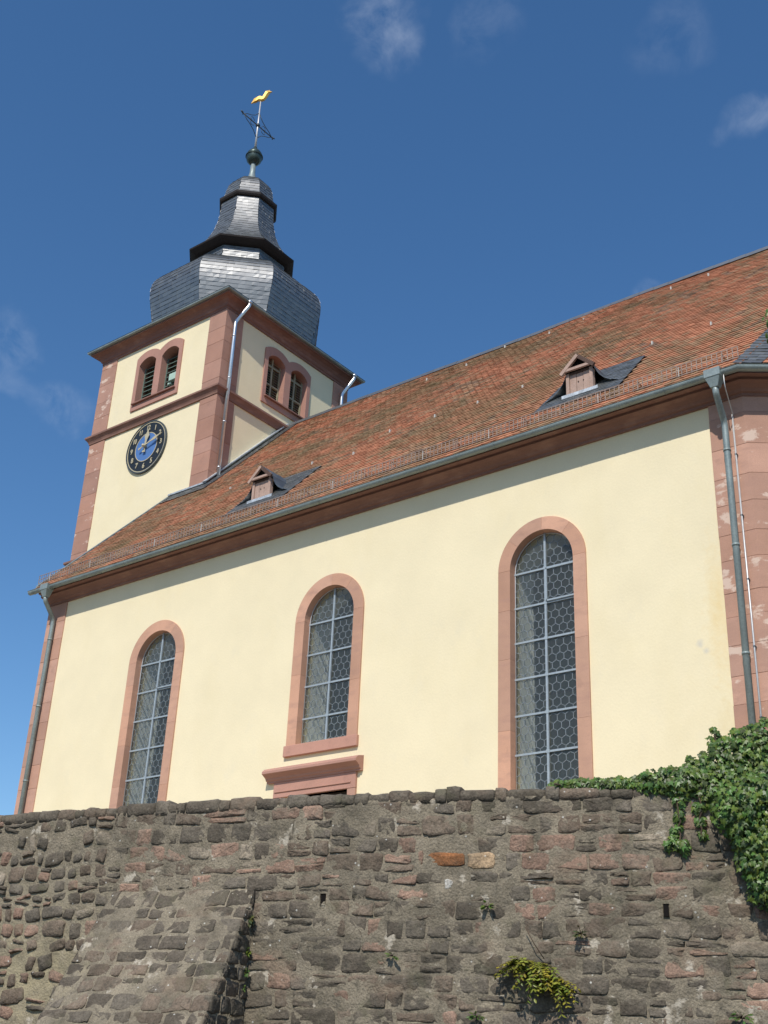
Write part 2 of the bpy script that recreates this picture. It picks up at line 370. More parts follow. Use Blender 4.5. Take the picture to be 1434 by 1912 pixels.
# terrace behind the wall; unseen, its pale top throws light under the eaves
t = MB(); pts = [wm(_cum[-1]*k/40, 0, -.3) for k in range(41)]
ring = [(p.x, p.y) for p in pts]+[(6, 60), (-60, 60), (-60, 6.0)]
tr = tessellate_polygon([[Vector((x, y, 0)) for x, y in ring]]); n = len(ring)
t.add([(x, y, TER) for x, y in ring]+[(x, y, -.4) for x, y in ring], [tuple(q) for q in tr]+[(i, (i+1) % n, (i+1) % n+n, i+n) for i in range(n)])
build(t, 'terrace', BOUNCE_GRAVEL, kind='structure', origin=(-10, 20, TER))

# ------------------------------------------------------------------ CHURCH (nave)
D = 17.0; XW, XE = -24.48, -6.25; ZC = 12.27; YR, ZR = 23.6, 20.25; MS = 1.08; YN = 2*YR-D
def roof_z(y): return ZR-MS*abs(YR-y)
church = thing('church', 'cream plastered church with red sandstone trim and steep red tiled roof', 'church', (-15.4, D, TER))
WC = [(-20.19, 6.12), (-15.09, 7.6), (-10.16, 6.12)]      # window centre, sill height
HW, SP = .645, 10.155
def arch(xc, hw, zb, zs=SP, n=20):
    return [(xc-hw, zb), (xc+hw, zb)]+[(xc+hw*cos(pi*k/n), zs+hw*sin(pi*k/n)) for k in range(n+1)]
# south wall: outer skin, inner skin with splayed reveals
m = MB()
holes = [arch(x, HW+.02, zb) for x, zb in WC]
dx0, dx1, dzt = -16.0, -14.32, 6.6
doorh = [(dx0+.35, TER+.05), (dx1-.02, TER+.05), (dx1-.02, dzt), (dx0+.35, dzt)]
m.slab([(XW, TER-.3), (XE, TER-.3), (XE, ZC+.35), (XW, ZC+.35)], holes+[doorh], lambda a, b: (a, D, b), lambda a, b: (a, D+.3, b))
build(m, 'wall', PLASTER, church, label='cream plaster south wall with three arched openings')
m = MB()
holes2 = [arch(x, HW+.05, zb-.05, SP) for x, zb in WC]
m.slab([(XW+.6, TER-.2), (XE-.3, TER-.2), (XE-.3, ZC+.3), (XW+.6, ZC+.3)], holes2, lambda a, b: (a, D+.72, b), lambda a, b: (a, D+.85, b))
for (x, zb) in WC:
    a0 = arch(x, HW+.025, zb); a1 = arch(x, HW+.052, zb-.05, SP); k = len(a0)
    m.add([(p[0], D+.301, p[1]) for p in a0]+[(p[0], D+.73, p[1]) for p in a1], [(i, (i+1) % k, (i+1) % k+k, i+k) for i in range(k)])
build(m, 'interior_wall', LIME, church, fixn=False)
m = MB()   # west and east gable walls, north wall with opposite windows
gab = [(D+.31, TER-.3), (YN-.31, TER-.3), (YN-.31, ZC), (YR, ZR-.35), (D+.31, ZC+.3)]
m.slab([(D+.002, TER-.3), (YN-.002, TER-.3), (YN-.002, ZC+.1), (YR, ZR-.35), (D+.002, ZC+.1)], [], lambda a, b: (XW+.002, a, b), lambda a, b: (XW+.5, a, b))
build(m, 'gable_wall', PLASTER, church)
m = MB()
nh = [arch(x, HW, 6.4) for x, zb in WC]
m.slab([(XW+.5, TER-.3), (XE+5, TER-.3), (XE+5, ZC), (XW+.5, ZC)], nh, lambda a, b: (a, YN-.6, b), lambda a, b: (a, YN, b))
build(m, 'north_wall', LIME, church)
m = MB(); m.box((XW+.5, D+.86, TER-.1), (XE-.3, YN-.61, TER+.15)); build(m, 'floor', INTFL, church)
m = MB(); m.box((XW+.5, D+.31, ZC+.05), (XE-.3, YN-.61, ZC+.2)); build(m, 'ceiling', LIME, church)
m = MB(); m.box((XE-.29, D+.31, TER-.2), (XE-.12, YN-.61, ZC+.2)); build(m, 'chancel_wall', LIME, church)
m = MB(); m.box((-23.4, YN-3.4, 8.35), (-8.0, YN-3.25, 8.5)); m.box((-23.4, YN-3.4, 9.25), (-8.0, YN-3.25, 9.36)); m.box((-23.4, YN-3.3, 8.1), (-8.0, YN-.62, 8.3))
for k in range(70): m.box((-23.3+k*.22, YN-3.36, 8.5), (-23.22+k*.22, YN-3.29, 9.25))
build(m, 'gallery_balustrade', LIME, church)

# --- quoins
rngq = random.Random(5)
def quoin_stack(parent, material, z0, z1, fn, hmin=.42, hmax=.62, skip=None):
    z = z0
    while z < z1-.05:
        h = rngq.uniform(hmin, hmax)
        if z+h > z1-.18: h = z1-z
        a = z+.0015; b = z+h-.0015
        if not (skip and any(a < s1 and b > s0 for s0, s1 in skip)):
            q = MB(); fn(q, a, b, rngq); build(q, 'quoin_stone', material, parent, bevel=.004)
        elif skip:
            for s0, s1 in skip:
                if a < s0 < b and s0-a > .06: q = MB(); fn(q, a, s0-.003, rngq); build(q, 'quoin_stone', material, parent, bevel=.004)
                if a < s1 < b and b-s1 > .06: q = MB(); fn(q, s1+.003, b, rngq); build(q, 'quoin_stone', material, parent, bevel=.004)
        z += h
quoin_stack(church, SAND, TER, ZC-.005, lambda q, a, b, r: q.box((XW-.03, D-.03+r.uniform(-.002, .002), a), (XW+.67+r.uniform(-.002, .002), D+.3, b), stone_tone(r)))
A45 = R_(35); CD = Vector((cos(A45), sin(A45)))          # direction of the canted choir wall
def cant(d, off): # point on the canted wall: d along, off outward
    return Vector((XE, D))+CD*d+Vector((CD.y, -CD.x))*off
def eq(q, a, b, r):
    e = .03+r.uniform(-.004, .004); tn = math.tan(A45/2)
    lx = -6.85+r.uniform(-.003, .003)
    p = [(lx, D+.2), (lx, D-e), (XE+e*tn, D-e)]
    p2 = cant(.62+r.uniform(-.012, .012), e); p3 = cant(.62, -.2)
    pl = p+[(p2.x, p2.y), (p3.x, p3.y)]; n = len(pl)
    q.add([(x, y, a) for x, y in pl]+[(x, y, b) for x, y in pl], [tuple(range(n-1, -1, -1)), tuple(range(n, 2*n))]+[(i, (i+1) % n, (i+1) % n+n, i+n) for i in range(n)], stone_tone(r))
quoin_stack(church, SANDW, TER, ZC+.05, eq, .38, .6)
m = MB(); a, b, c, e = cant(.05, 0), cant(5, 0), cant(5, -.5), cant(.05, -.5)
pl = [a, b, c, e]; m.add([(p.x, p.y, TER-.3) for p in pl]+[(p.x, p.y, ZC+.3) for p in pl], [(3,2,1,0),(4,5,6,7),(0,1,5,4),(1,2,6,5),(2,3,7,6),(3,0,4,7)])
build(m, 'choir_wall', PLASTER, church)
m = MB()
e2 = cant(5, -.01); m.add([(e2.x, e2.y, TER-.3), (e2.x+.4, YN, TER-.3), (e2.x+.4, YN, ZC), (e2.x, e2.y, ZC)], [(0, 1, 2, 3)])
build(m, 'choir_end_wall', PLASTER, church)

# --- cornice and gutter
n0 = Vector((0, -1)); n1 = Vector((CD.y, -CD.x)); mit = (n0+n1)/(1+n0.dot(n1))
eave_path = [((XW-.12, D), n0), ((XE, D), mit), (tuple(cant(5, 0)), n1)]
prof = [(-.05, ZC), (.05, ZC), (.05, ZC+.05), (.09, ZC+.065), (.12, ZC+.11), (.19, ZC+.155), (.27, ZC+.18), (.27, ZC+.23), (.36, ZC+.25), (.36, ZC+.30), (-.05, ZC+.30)]
m = MB(); m.sweep(prof, eave_path, col=(.25, .135, .105)); build(m, 'eaves_cornice', SAND, church)  # stone tone darkened, shade below the eaves is put into the colour
gp = []; gz = ZC+.275; gy = .50; gr = .075
for k in range(13): t_ = pi+pi*k/12; gp.append((gy+gr*cos(t_)*-1, gz+gr*sin(t_)))
gp = [(gy-gr*cos(pi*k/12), gz-gr*sin(pi*k/12)) for k in range(13)]+[(gy+gr+.012, gz+.012), (gy+gr-.006, gz+.02)]+[(gy+(gr-.012)*cos(pi*k/12), gz-(gr-.012)*sin(pi*k/12)) for k in range(0, 13)]
gpath = [((XW-.28, D), n0), ((XE, D), mit), (tuple(cant(5, 0)), n1)]
gut = MB(); gut.sweep(gp, gpath); gutter = build(gut, 'gutter', ZINC, church)
x = XW-.1
while x < XE:
    q = MB(); q.bar((x, D-gy-gr-.004, gz+.016), (x, D-gy+gr+.1, gz+.03), .022, .006)
    q.tube([(x, D-gy-gr-.003, gz+.012)]+[(x, D-gy-(gr+.004)*cos(a_*pi/6), gz-(gr+.004)*sin(a_*pi/6)) for a_ in range(0, 6)], .006, 4)
    build(q, 'gutter_bracket', ZINC, gutter); x += .86
def hopper(x):
    q = MB(); y0, y1 = D-gy-gr-.05, D-gy+gr+.02
    q.box((x-.14, y0, gz-.10), (x+.14, y1, gz+.055)); 
    a = [(x-.13, y0+.01, gz-.1), (x+.13, y0+.01, gz-.1), (x+.13, y1-.01, gz-.1), (x-.13, y1-.01, gz-.1), (x-.065, D-gy-.06, gz-.27), (x+.065, D-gy-.06, gz-.27), (x+.065, D-gy+.06, gz-.27), (x-.065, D-gy+.06, gz-.27)]
    q.add(a, [(0,1,5,4),(1,2,6,5),(2,3,7,6),(3,0,4,7),(4,5,6,7)])
    return build(q, 'rain_hopper', ZINC, church, bevel=.006)
def pipe_path(pts, r=.06):
    out_ = []
    for i, p in enumerate(pts):
        p = Vector(p)
        if 0 < i < len(pts)-1:
            a = Vector(pts[i-1]); b = Vector(pts[i+1]); da = (a-p).normalized(); db = (b-p).normalized(); k = min(.1, (a-p).length*.4, (b-p).length*.4)
            for t_ in (0, .25, .5, .75, 1): out_.append((p+da*k)*(1-t_)**2+p*2*t_*(1-t_)+(p+db*k)*t_**2)
        else: out_.append(p)
    return out_
def downpipe(x0, x1, material=ZINC, dx=0):
    hopper(x0)
    q = MB(); yp = D-.115
    q.tube(pipe_path([(x0, D-gy, gz-.25), (x0, D-gy, gz-.36), (x1, yp, gz-.72), (x1, yp, TER)]), .055, 12)
    p = build(q, 'downpipe', material, church)
    for z in (11.3, 9.6, 7.8, 6.0, 4.4):
        c = MB(); c.lathe([(.059, z-.02), (.064, z-.02), (.064, z+.02), (.059, z+.02)], (x1, yp), 12); c.bar((x1, yp+.05, z), (x1, D-.02, z), .02, .02); build(c, 'pipe_clamp', material, p)
    return p
downpipe(-24.06, -24.14); downpipe(-6.5, -6.55)
m = MB(); m.tube(pipe_path([(-6.34, D-gy-.02, gz+.06), (-6.33, D-gy-.03, gz-.3), (-6.40, D-.1, gz-.62), (-6.42, D-.085, 11.93)]), .009, 6)
m.tube([(-6.42, D-.085, 11.95), (-6.42, D-.085, TER)], .016, 8); ls = build(m, 'lightning_conductor', STRIP, church)
for z in (11.2, 10.1, 9.0, 7.9, 6.8):
    m = MB(); m.box((-6.437, D-.1, z-.015), (-6.403, D-.02, z+.015)); build(m, 'conductor_clip', IRON, ls)

# --- roof
XV = -24.68
def roof_xe(y): return -6.05+(y-16.5)*.247
roof = node('roof', church, (-15, YR, ZC))
m = MB()
def rp(x, y, off=0.0): return (x, y-.734*off, roof_z(y)+.68*off)
m.add([rp(XV+.02, 16.52, -.05), rp(roof_xe(16.52), 16.52, -.05), rp(roof_xe(YR), YR, -.05), rp(XV+.02, YR, -.05)], [(0, 1, 2, 3)])
yb = 2*YR-16.52
m.add([(XV+.02, yb, roof_z(yb)-.03), (0, yb, roof_z(yb)-.03), (0, YR, ZR-.03), (XV+.02, YR, ZR-.03)], [(0, 3, 2, 1)])
build(m, 'roof_deck', DWOOD, roof, fixn=False)
rngt = random.Random(3)
def sagf(x): return .05*noise.noise(Vector((x*.22, 1.5, 6)))
m = MB(); row = .152; sl = math.sqrt(1+MS*MS); nrow = int((YR-16.46)*sl/row)
DORM = [(-17.95, 'far'), (-9.59, 'near')]
for r in range(nrow):
    y0 = 16.47+r*row/sl; y1 = y0+(row+.05)/sl
    x = XV+(.085 if r % 2 else 0)+rngt.uniform(-.01, .01); sag = .0
    while x < roof_xe(y0):
        x1 = min(x+.17, roof_xe(y0)+.03)
        if not (x < -23.12 and y0 > 20.5) and not any(c-.84 < (x+x1)/2 < c+.93 and 17.26 < y0 < 18.50 for c, _ in DORM):
            lift = rngt.uniform(-.003, .005); k = rngt.uniform(.88, 1.13); u = max(0, min(.999, .45*rngt.random()+.55*(.5+.9*noise.noise(Vector((x*.8, y0*1.4, 9))))))
            wob = .012*noise.noise(Vector((x*.45, y0*.6, 3)))+sagf(x)*(y0-16.5)/7.1
            if u < .58: c = (.42*k, .18*k, .10*k)
            elif u < .80: c = (.35*k, .205*k, .12*k)
            elif u < .93: c = (.25*k, .155*k, .105*k)
            else: c = (.42*k, .19*k, .11*k)
            a = .024+lift+wob; b = .004+wob; th = .014; g_ = .003
            tilt = rngt.uniform(-.003, .003)
            dy = rngt.uniform(-.004, .004)
            v = [rp(x+g_, y0+dy, a-tilt), rp(x1-g_, y0+dy, a+tilt), rp(x1-g_, y1, b+tilt), rp(x+g_, y1, b-tilt), rp(x+g_, y0+dy, a-th-tilt), rp(x1-g_, y0+dy, a-th+tilt), rp(x1-g_, y1, b-th), rp(x+g_, y1, b-th)]
            # rounded tail of a plain tile
            mid = rp((x+x1)/2, y0-.018+dy, a+.001); midb = rp((x+x1)/2, y0-.018+dy, a-th)
            v += [mid, midb]
            m.add(v, [(0, 8, 1, 2, 3), (0, 4, 9, 8), (8, 9, 5, 1), (0, 3, 7, 4), (1, 5, 6, 2)], c)
        x = x1
build(m, 'roof_tiles', TILE, roof, kind='stuff', fixn=False)
# verge board + ridge
m = MB()
for k in range(20):
    ya = 16.62+(YR-16.62)*k/20; yb_ = 16.62+(YR-16.62)*(k+1)/20
    m.add([(XV-.05, ya, roof_z(ya)-.16), (XV+.03, ya, roof_z(ya)-.16), (XV+.03, ya, roof_z(ya)+.055), (XV-.05, ya, roof_z(ya)+.055), (XV-.05, yb_, roof_z(yb_)-.16), (XV+.03, yb_, roof_z(yb_)-.16), (XV+.03, yb_, roof_z(yb_)+.055), (XV-.05, yb_, roof_z(yb_)+.055)], [(0,3,2,1),(4,5,6,7),(0,1,5,4),(1,2,6,5),(2,3,7,6),(3,0,4,7)])
build(m, 'verge_board', ZINC, roof)
x = -23.2
while x < roof_xe(YR):
    q = MB(); k = rngt.uniform(.85, 1.1)
    zr_ = ZR+sagf(x)*.8+rngt.uniform(-.008, .008)
    q.sweep([(-.13, zr_-.09), (-.06, zr_+.045), (0, zr_+.075), (.06, zr_+.045), (.13, zr_-.09)], [((x, YR), Vector((0, -1))), ((x+.40, YR), Vector((0, -1)))], col=(.06*k, .066*k, .072*k))
    build(q, 'ridge_cap', SLATE, roof); x += .405
for (u, v) in ((1328, 608), (1218, 644), (976, 726), (892, 755), (812, 780), (728, 808), (1323, 516), (1253, 541), (1090, 600), (1026, 625), (943, 650), (871, 684), (797, 711), (660, 850), (583, 868), (430, 915)):
    d = ray(u, v); n_ = Vector((0, -MS, 1)); p = EYE+d*((ZR-MS*YR-n_.dot(EYE))/n_.dot(d))
    q = MB(); q.box((p.x-.014, p.y-.02, p.z+.0), (p.x+.014, p.y+.03, p.z+.085)); build(q, 'roof_hook', WHITEHOOK, roof)
# snow guard
m = MB(); ys = 16.74; zs_ = roof_z(ys)+.03
x = XV-.15
while x < -6.15:
    m.box((x-.006, ys-.006, zs_), (x+.006, ys+.006, zs_+.225)); x += .092
for h in (.02, .12, .23): m.box((XV-.15, ys-.006, zs_+h-.006), (-6.15, ys+.006, zs_+h+.006))
sg = build(m, 'snow_guard', SNOW, church)
x = XV+.3
while x < -6.2:
    q = MB(); q.bar((x, ys, zs_+.19), (x, ys+.16, roof_z(ys+.16)+.02), .02, .008); q.bar((x, ys-.006, zs_), (x, ys-.006, zs_+.19), .02, .01); build(q, 'guard_bracket', WHITEHOOK if int(x*10) % 3 == 0 else SNOW, sg); x += .78

# --- slate helper: courses on a ruled surface fn(a, t) -> point, a across (m), t along slope (m)
def slate_tone(r):
    k = r.uniform(.65, 1.4); return (.052*k, .057*k, .055*k)
def slates(fn, nrm, width, length, sw, sh, rng, lift=.012, th=.013, base=0.0):
    """returns list of MB, one for each slate; width may be a function of t giving (a0,a1)"""
    outl = []
    t_ = 0.0; r = 0
    while t_ < length-.01:
        t2 = min(t_+sh*1.18, length)
        a0, a1 = width(t_); b0, b1 = width(t2)
        cnt = max(1, round((a1-a0)/sw)); off = (.5 if r % 2 else 0)/cnt
        ed = [0]+[min(1, max(0, (k+off)/cnt+rng.uniform(-.12, .12)/cnt)) for k in range(0 if off else 1, cnt)]+[1]
        for e0, e1 in zip(ed, ed[1:]):
            if e1-e0 < .15/cnt: continue
            l = lift+rng.uniform(-.003, .006); tl = rng.uniform(-.005, .005)
            nn = nrm(t_); n2_ = nrm(t2)
            P = [fn(a0+(a1-a0)*e0, t_)+nn*base, fn(a0+(a1-a0)*e1, t_)+nn*base, fn(b0+(b1-b0)*e1, t2)+n2_*base, fn(b0+(b1-b0)*e0, t2)+n2_*base]
            v = [P[0]+nn*(l+tl), P[1]+nn*(l-tl), P[2]+n2_*.002, P[3]+n2_*.002, P[0]+nn*(l+tl-th), P[1]+nn*(l-tl-th), P[2]-n2_*.004, P[3]-n2_*.004]
            q = MB(); q.add(v, [(0,1,2,3),(0,4,5,1),(0,3,7,4),(1,5,6,2),(3,2,6,7)], slate_tone(rng)); outl.append(q)
        t_ += sh; r += 1
    return outl
def merge(ms):
    o = MB()
    for q in ms: o.add(q.v, q.f, q.c[0])
    return o

# --- slate strip and steep facet over the canted choir corner
rs = random.Random(9)
ua = Vector((.24, .97, 1.0476)).normalized(); ub = Vector((CD.x, CD.y, 0))
org = Vector((-6.05, 16.5, roof_z(16.5)+.02)); cn = ub.cross(ua); cn = -cn if cn.y > 0 else cn; cn.normalize()
m = MB(); m.add([org-cn*.02, org+ub*6-cn*.02, org+ub*6+ua*10-cn*.02, org+ua*10-cn*.02], [(0, 1, 2, 3)]); build(m, 'choir_roof_deck', DWOOD, roof)
sl_ = slates(lambda a, t: org+ub*a+ua*t, lambda t: cn, lambda t: (-.12, .34+.05*t), 9.9, .17, .13, rs)
build(merge(sl_), 'valley_slates', SLATE, roof, kind='stuff', fixn=False)
m = MB(); rr = 0; tt = 0
while tt < 9.9:
    a = .36+.05*tt
    while a < 5.9:
        k = rs.uniform(.7, 1.2); v0 = org+ub*a+ua*tt+cn*.02; v1 = v0+ub*.165; v2 = v1+ua*.19-cn*.02; v3 = v0+ua*.19-cn*.02
        m.add([v0, v1, v2, v3, v0-cn*.014, v1-cn*.014], [(0, 1, 2, 3), (0, 4, 5, 1)], (.36*k, .14*k, .08*k)); a += .17
    tt += .152
build(m, 'choir_tiles', TILE, roof, kind='stuff', fixn=False)

# --- dormers
def dormer(xc, lab):
    yf = 17.58; zb = roof_z(yf)+.06; d = node('dormer', church, (xc, yf, zb), lab)
    r = random.Random(int(xc*10))
    # apron of slates lying on the roof
    nv = Vector((0, -.734, .68)); U = Vector((0, 1/sl, MS/sl))
    o0 = Vector((xc-.86, 17.24, roof_z(17.24)))
    build(merge(slates(lambda a, t: o0+Vector((a, 0, 0))+U*t, lambda t: nv, lambda t: (0, 1.8), 1.30*sl, .17, .12, r, lift=.010, base=.03)), 'apron_slates', SLATE, d, kind='stuff', fixn=False)
    # swept sides: profile extruded back until it meets the roof
    def side(sg, wd):
        pr = [(.0, .80), (.10, .70), (.20, .585), (.295, .50), (.33, .40), (.40, .27), (.50, .16), (.64, .075), (.84, .0)]
        ms = []
        for i in range(len(pr)-1):
            (x0, h0), (x1, h1) = pr[i], pr[i+1]
            h1b = h1-.025
            z0, z1 = zb+h0, zb+h1b
            yb0 = YR-(ZR-z0)/MS+.02; yb1 = max(yf-.02, YR-(ZR-z1)/MS+.02)
            ys0 = yf-(.10 if i < 3 else -.0); 
            n_ = max(2, int((max(yb0, yb1)-ys0)/.17))
            for k in range(n_):
                f0, f1 = k/n_, (k+1)/n_; off = r.uniform(.0, .006)
                A = lambda f: Vector((xc+sg*(x0), ys0+(yb0-ys0)*f, z0+.012+off)); B = lambda f: Vector((xc+sg*(x1+.012), ys0+(max(yb1, ys0+.02)-ys0)*f, z1+.02+off))
                q = MB(); a_, b_, c_, e_ = A(f0), A(f1), B(f1), B(f0); dn = Vector((0, 0, -.012))
                q.add([a_, b_, c_, e_, a_+dn, b_+dn, c_+dn, e_+dn], [(0,1,2,3),(3,2,6,7),(4,7,6,5),(0,3,7,4),(1,5,6,2)], slate_tone(r)); ms.append(q)
        return ms
    build(merge(side(1, 0)+side(-1, 0)), 'swept_slates', SLATE, d, kind='stuff')
    # front
    for sgn in (-1, 1):
        q = MB(); q.box((xc+sgn*.255-.035, yf-.04, zb), (xc+sgn*.255+.035, yf+.06, zb+.47)); build(q, 'jamb_post', WOOD, d, bevel=.004)
    for k in range(3):
        q = MB(); q.box((xc-.215+k*.145, yf-.012+(.004 if k == 1 else 0), zb+.01), (xc-.215+k*.145+.139, yf+.02, zb+.43)); build(q, 'shutter_board', WOOD, d, bevel=.003)
    for k in (-.03, .08):
        q = MB(); q.lathe([(.012, 0), (.012, .012)], (0, 0), 8); q.v = [Vector((xc+k+v.x, yf-.012-v.z, zb+.24+v.y)) for v in q.v]; build(q, 'shutter_knob', DWOOD, d)
    q = MB(); q.box((xc-.29, yf-.03, zb+.43), (xc+.29, yf+.05, zb+.475)); build(q, 'lintel', DWOOD, d)
    q = MB(); q.box((xc-.33, yf-.12, zb+.475), (xc+.33, yf-.07, zb+.53)); build(q, 'collar_board', WOOD, d)
    for sgn in (-1, 1):
        q = MB(); q.bar((xc+sgn*.36, yf-.10, zb+.44), (xc-sgn*.012, yf-.10+sgn*.004, zb+.775), .05, .075, upv=(0, 0, 1)); build(q, 'verge_board', DWOOD if sgn > 0 else WOOD, d)
    q = MB(); q.add([(xc-.27, yf-.03, zb+.50), (xc+.27, yf-.03, zb+.50), (xc, yf-.03, zb+.74), (xc-.27, yf+.0, zb+.50), (xc+.27, yf+.0, zb+.50), (xc, yf+.0, zb+.74)], [(0,1,2),(5,4,3),(0,3,4,1),(1,4,5,2),(2,5,3,0)]); build(q, 'gable_shade_panel', HOLE_SHADE, d)  # solid dark panel; the shade inside the gable is put into its colour
    q = MB(); q.add([(xc-.36, yf-.10, zb-.03), (xc+.42, yf-.10, zb-.03), (xc+.36, yf-.01, zb+.03), (xc-.31, yf-.01, zb+.03), (xc-.36, yf-.10, zb-.10), (xc+.42, yf-.10, zb-.10), (xc+.36, yf, zb-.05), (xc-.31, yf, zb-.05)], [(0,1,2,3),(0,4,5,1),(1,5,6,2),(2,6,7,3),(3,7,4,0),(4,7,6,5)]); build(q, 'lead_sill', LEADFL, d)
dormer(-17.95, 'small gabled roof dormer with closed pink shutter nearer the tower')
dormer(-9.59, 'small gabled roof dormer with closed pink shutter above the tallest right window')

# --- windows
def clip_poly(poly, cell):
    outp = poly
    n = len(cell)
    for i in range(n):
        a, b = cell[i], cell[(i+1) % n]; inp = outp; outp = []
        side = lambda p: (b[0]-a[0])*(p[1]-a[1])-(b[1]-a[1])*(p[0]-a[0])
        for j in range(len(inp)):
            p, q = inp[j], inp[(j+1) % len(inp)]; sp, sq = side(p), side(q)
            if sp >= 0: outp.append(p)
            if (sp >= 0) != (sq >= 0):
                t = sp/(sp-sq); outp.append((p[0]+(q[0]-p[0])*t, p[1]+(q[1]-p[1])*t))
        if not outp: return []
    return outp
def parea(p): return abs(sum(p[i][0]*p[(i+1) % len(p)][1]-p[(i+1) % len(p)][0]*p[i][1] for i in range(len(p))))/2
BZ = [10.115, 9.455, 8.80, 8.14, 7.485, 6.81]
YG = D+.15
def window(xc, zb, lab, sash, sill):
    w_ = node('window', church, (xc, D, zb), lab); r = random.Random(int(xc*7))
    YF = D-.035; ow = .25
    def ring(p0, p1, tone):   # stone between two outline pieces (inner list, outer list)
        q = MB(); n = len(p0); vs = []
        for a, b in zip(p0, p1): vs += [(a[0], YF, a[1]), (b[0], YF, b[1]), (b[0], D+.2, b[1]), (a[0], D+.2, a[1])]
        fs = [(0, 1, 2, 3), tuple((n-1)*4+k for k in (3, 2, 1, 0))]
        for i in range(n-1):
            for k in range(4): fs.append((i*4+k, (i+1)*4+k, (i+1)*4+(k+1) % 4, i*4+(k+1) % 4))
        q.add(vs, fs, tone); build(q, 'surround_stone', SAND, w_, bevel=.0025)
    for sgn in (-1, 1):
        zs = [zb-.0]; 
        while zs[-1] < SP-.05:
            nx = zs[-1]+r.uniform(.9, 1.5)
            if nx > SP-.5: nx = SP
            zs.append(nx)
        for a, b in zip(zs, zs[1:]):
            ring([(xc+sgn*HW, a+.0007), (xc+sgn*HW, b-.0007)], [(xc+sgn*(HW+ow), a+.0007), (xc+sgn*(HW+ow), b-.0007)], stone_tone(r, (.54, .31, .212)))
    cuts = [0, 52+r.uniform(-6, 6), 88, 132+r.uniform(-8, 8), 180]
    for a, b in zip(cuts, cuts[1:]):
        an = [R_(a+.06+(b-a-.12)*k/8) for k in range(9)]
        ring([(xc+HW*cos(t), SP+HW*sin(t)) for t in an], [(xc+(HW+ow)*cos(t), SP+(HW+ow)*sin(t)) for t in an], stone_tone(r, (.54, .31, .212)))
    q = MB()
    q.box((xc-HW-ow-.03, D-.07, zb-.22), (xc+HW+ow+.03, D+.2, zb-.003), stone_tone(r, (.46, .25, .19))); build(q, 'sill', SAND, w_, bevel=.008)
    # cells
    bz = [z for z in BZ if z > zb+.2]
    lv = bz+[zb]
    full = arch(xc, HW, zb)
    cells = []
    n = 14
    for sgn in (-1, 1):
        lo, hi = (xc-HW, xc) if sgn < 0 else (xc, xc+HW)
        dz_ = bz[0]
        if sgn > 0: c = [(xc, dz_), (xc+HW, dz_)]+[(xc+HW*cos(pi/2*k/n), SP+HW*sin(pi/2*k/n)) for k in range(n+1)]
        else: c = [(xc-HW, dz_), (xc, dz_), (xc, SP+HW)]+[(xc+HW*cos(pi/2+pi/2*k/n), SP+HW*sin(pi/2+pi/2*k/n)) for k in range(1, n+1)]
        cells.append(c)
        for a, b in zip(lv, lv[1:]): cells.append([(lo, b), (hi, b), (hi, a), (lo, a)])
    P = .1545; H = P/math.sqrt(3); came = MB(); mesh = None
    hexm = None
    for ci, c in enumerate(cells):
        x0 = min(p[0] for p in c); x1 = max(p[0] for p in c); z0 = min(p[1] for p in c); z1 = max(p[1] for p in c)
        yo = 0
        issash = sash and abs(z1-BZ[0]) < .01 and abs(x1-xc-HW) < .01
        if issash: yo = -.03
        nrow_ = int((z1-z0)/(1.5*H))+3; ncol = int((x1-x0)/P)+3
        zst = z0+.02; xst = x0+((x1-x0) % P)/2
        done = set()
        for j in range(-1, nrow_):
            for i in range(-1, ncol):
                hx = xst+P*(i+.5)+(P/2 if j % 2 else 0); hz = zst+1.5*H*j
                hp = [(hx+H*cos(pi/2+k*pi/3), hz+H*sin(pi/2+k*pi/3)) for k in range(6)]
                cp = clip_poly(hp, c)
                if len(cp) < 3 or parea(cp) < .0012: continue
                cxm = sum(p[0] for p in cp)/len(cp); czm = sum(p[1] for p in cp)/len(cp)
                tx, tz = r.uniform(-.03, .03), r.uniform(-.03, .03)
                isfull = len(cp) == 6 and abs(parea(cp)-parea(hp)) < 1e-5
                if isfull and hexm is not None:
                    o = bpy.data.objects.new('pane', hexm); link(o, w_, (cxm, YG+yo, czm)); o.rotation_euler = (tx, 0, tz)
                else:
                    q = MB(); k = len(cp)
                    q.add([(p[0], YG+yo-.002, p[1]) for p in cp]+[(p[0], YG+yo+.002, p[1]) for p in cp], [tuple(range(k)), tuple(range(2*k-1, k-1, -1))]+[(i_, i_+k, (i_+1) % k+k, (i_+1) % k) for i_ in range(k)])
                    o = build(q, 'pane', GLASS, w_, origin=(cxm, YG+yo, czm)); o.rotation_euler = (tx, 0, tz)
                    if isfull: hexm = o.data
                for k in range(len(cp)):
                    p, q_ = cp[k], cp[(k+1) % len(cp)]
                    key = (int((p[0]+q_[0])*50), int((p[1]+q_[1])*50))
                    if any((key[0]+i2, key[1]+j2) in done for i2 in (-1, 0, 1) for j2 in (-1, 0, 1)) or math.hypot(p[0]-q_[0], p[1]-q_[1]) < .006: continue
                    done.add(key); came.bar((p[0], YG+yo, p[1]), (q_[0], YG+yo, q_[1]), .0095, .012, upv=(0, 1, 0))
        if issash:
            for (p, q_) in (((x0+.02, z0+.03), (x1-.01, z0+.03)), ((x0+.02, z1-.02), (x1-.01, z1-.02)), ((x0+.025, z0+.02), (x0+.025, z1-.01)), ((x1-.015, z0+.02), (x1-.015, z1-.01))):
                fb = MB(); fb.bar((p[0], YG+yo-.015, p[1]), (q_[0], YG+yo-.015, q_[1]), .03, .028, upv=(0, 1, 0)); build(fb, 'sash_bar', BARS, w_)
    # bar(): width lies across, height along upv
    build(came, 'lead_cames', CAME, w_, fixn=False)
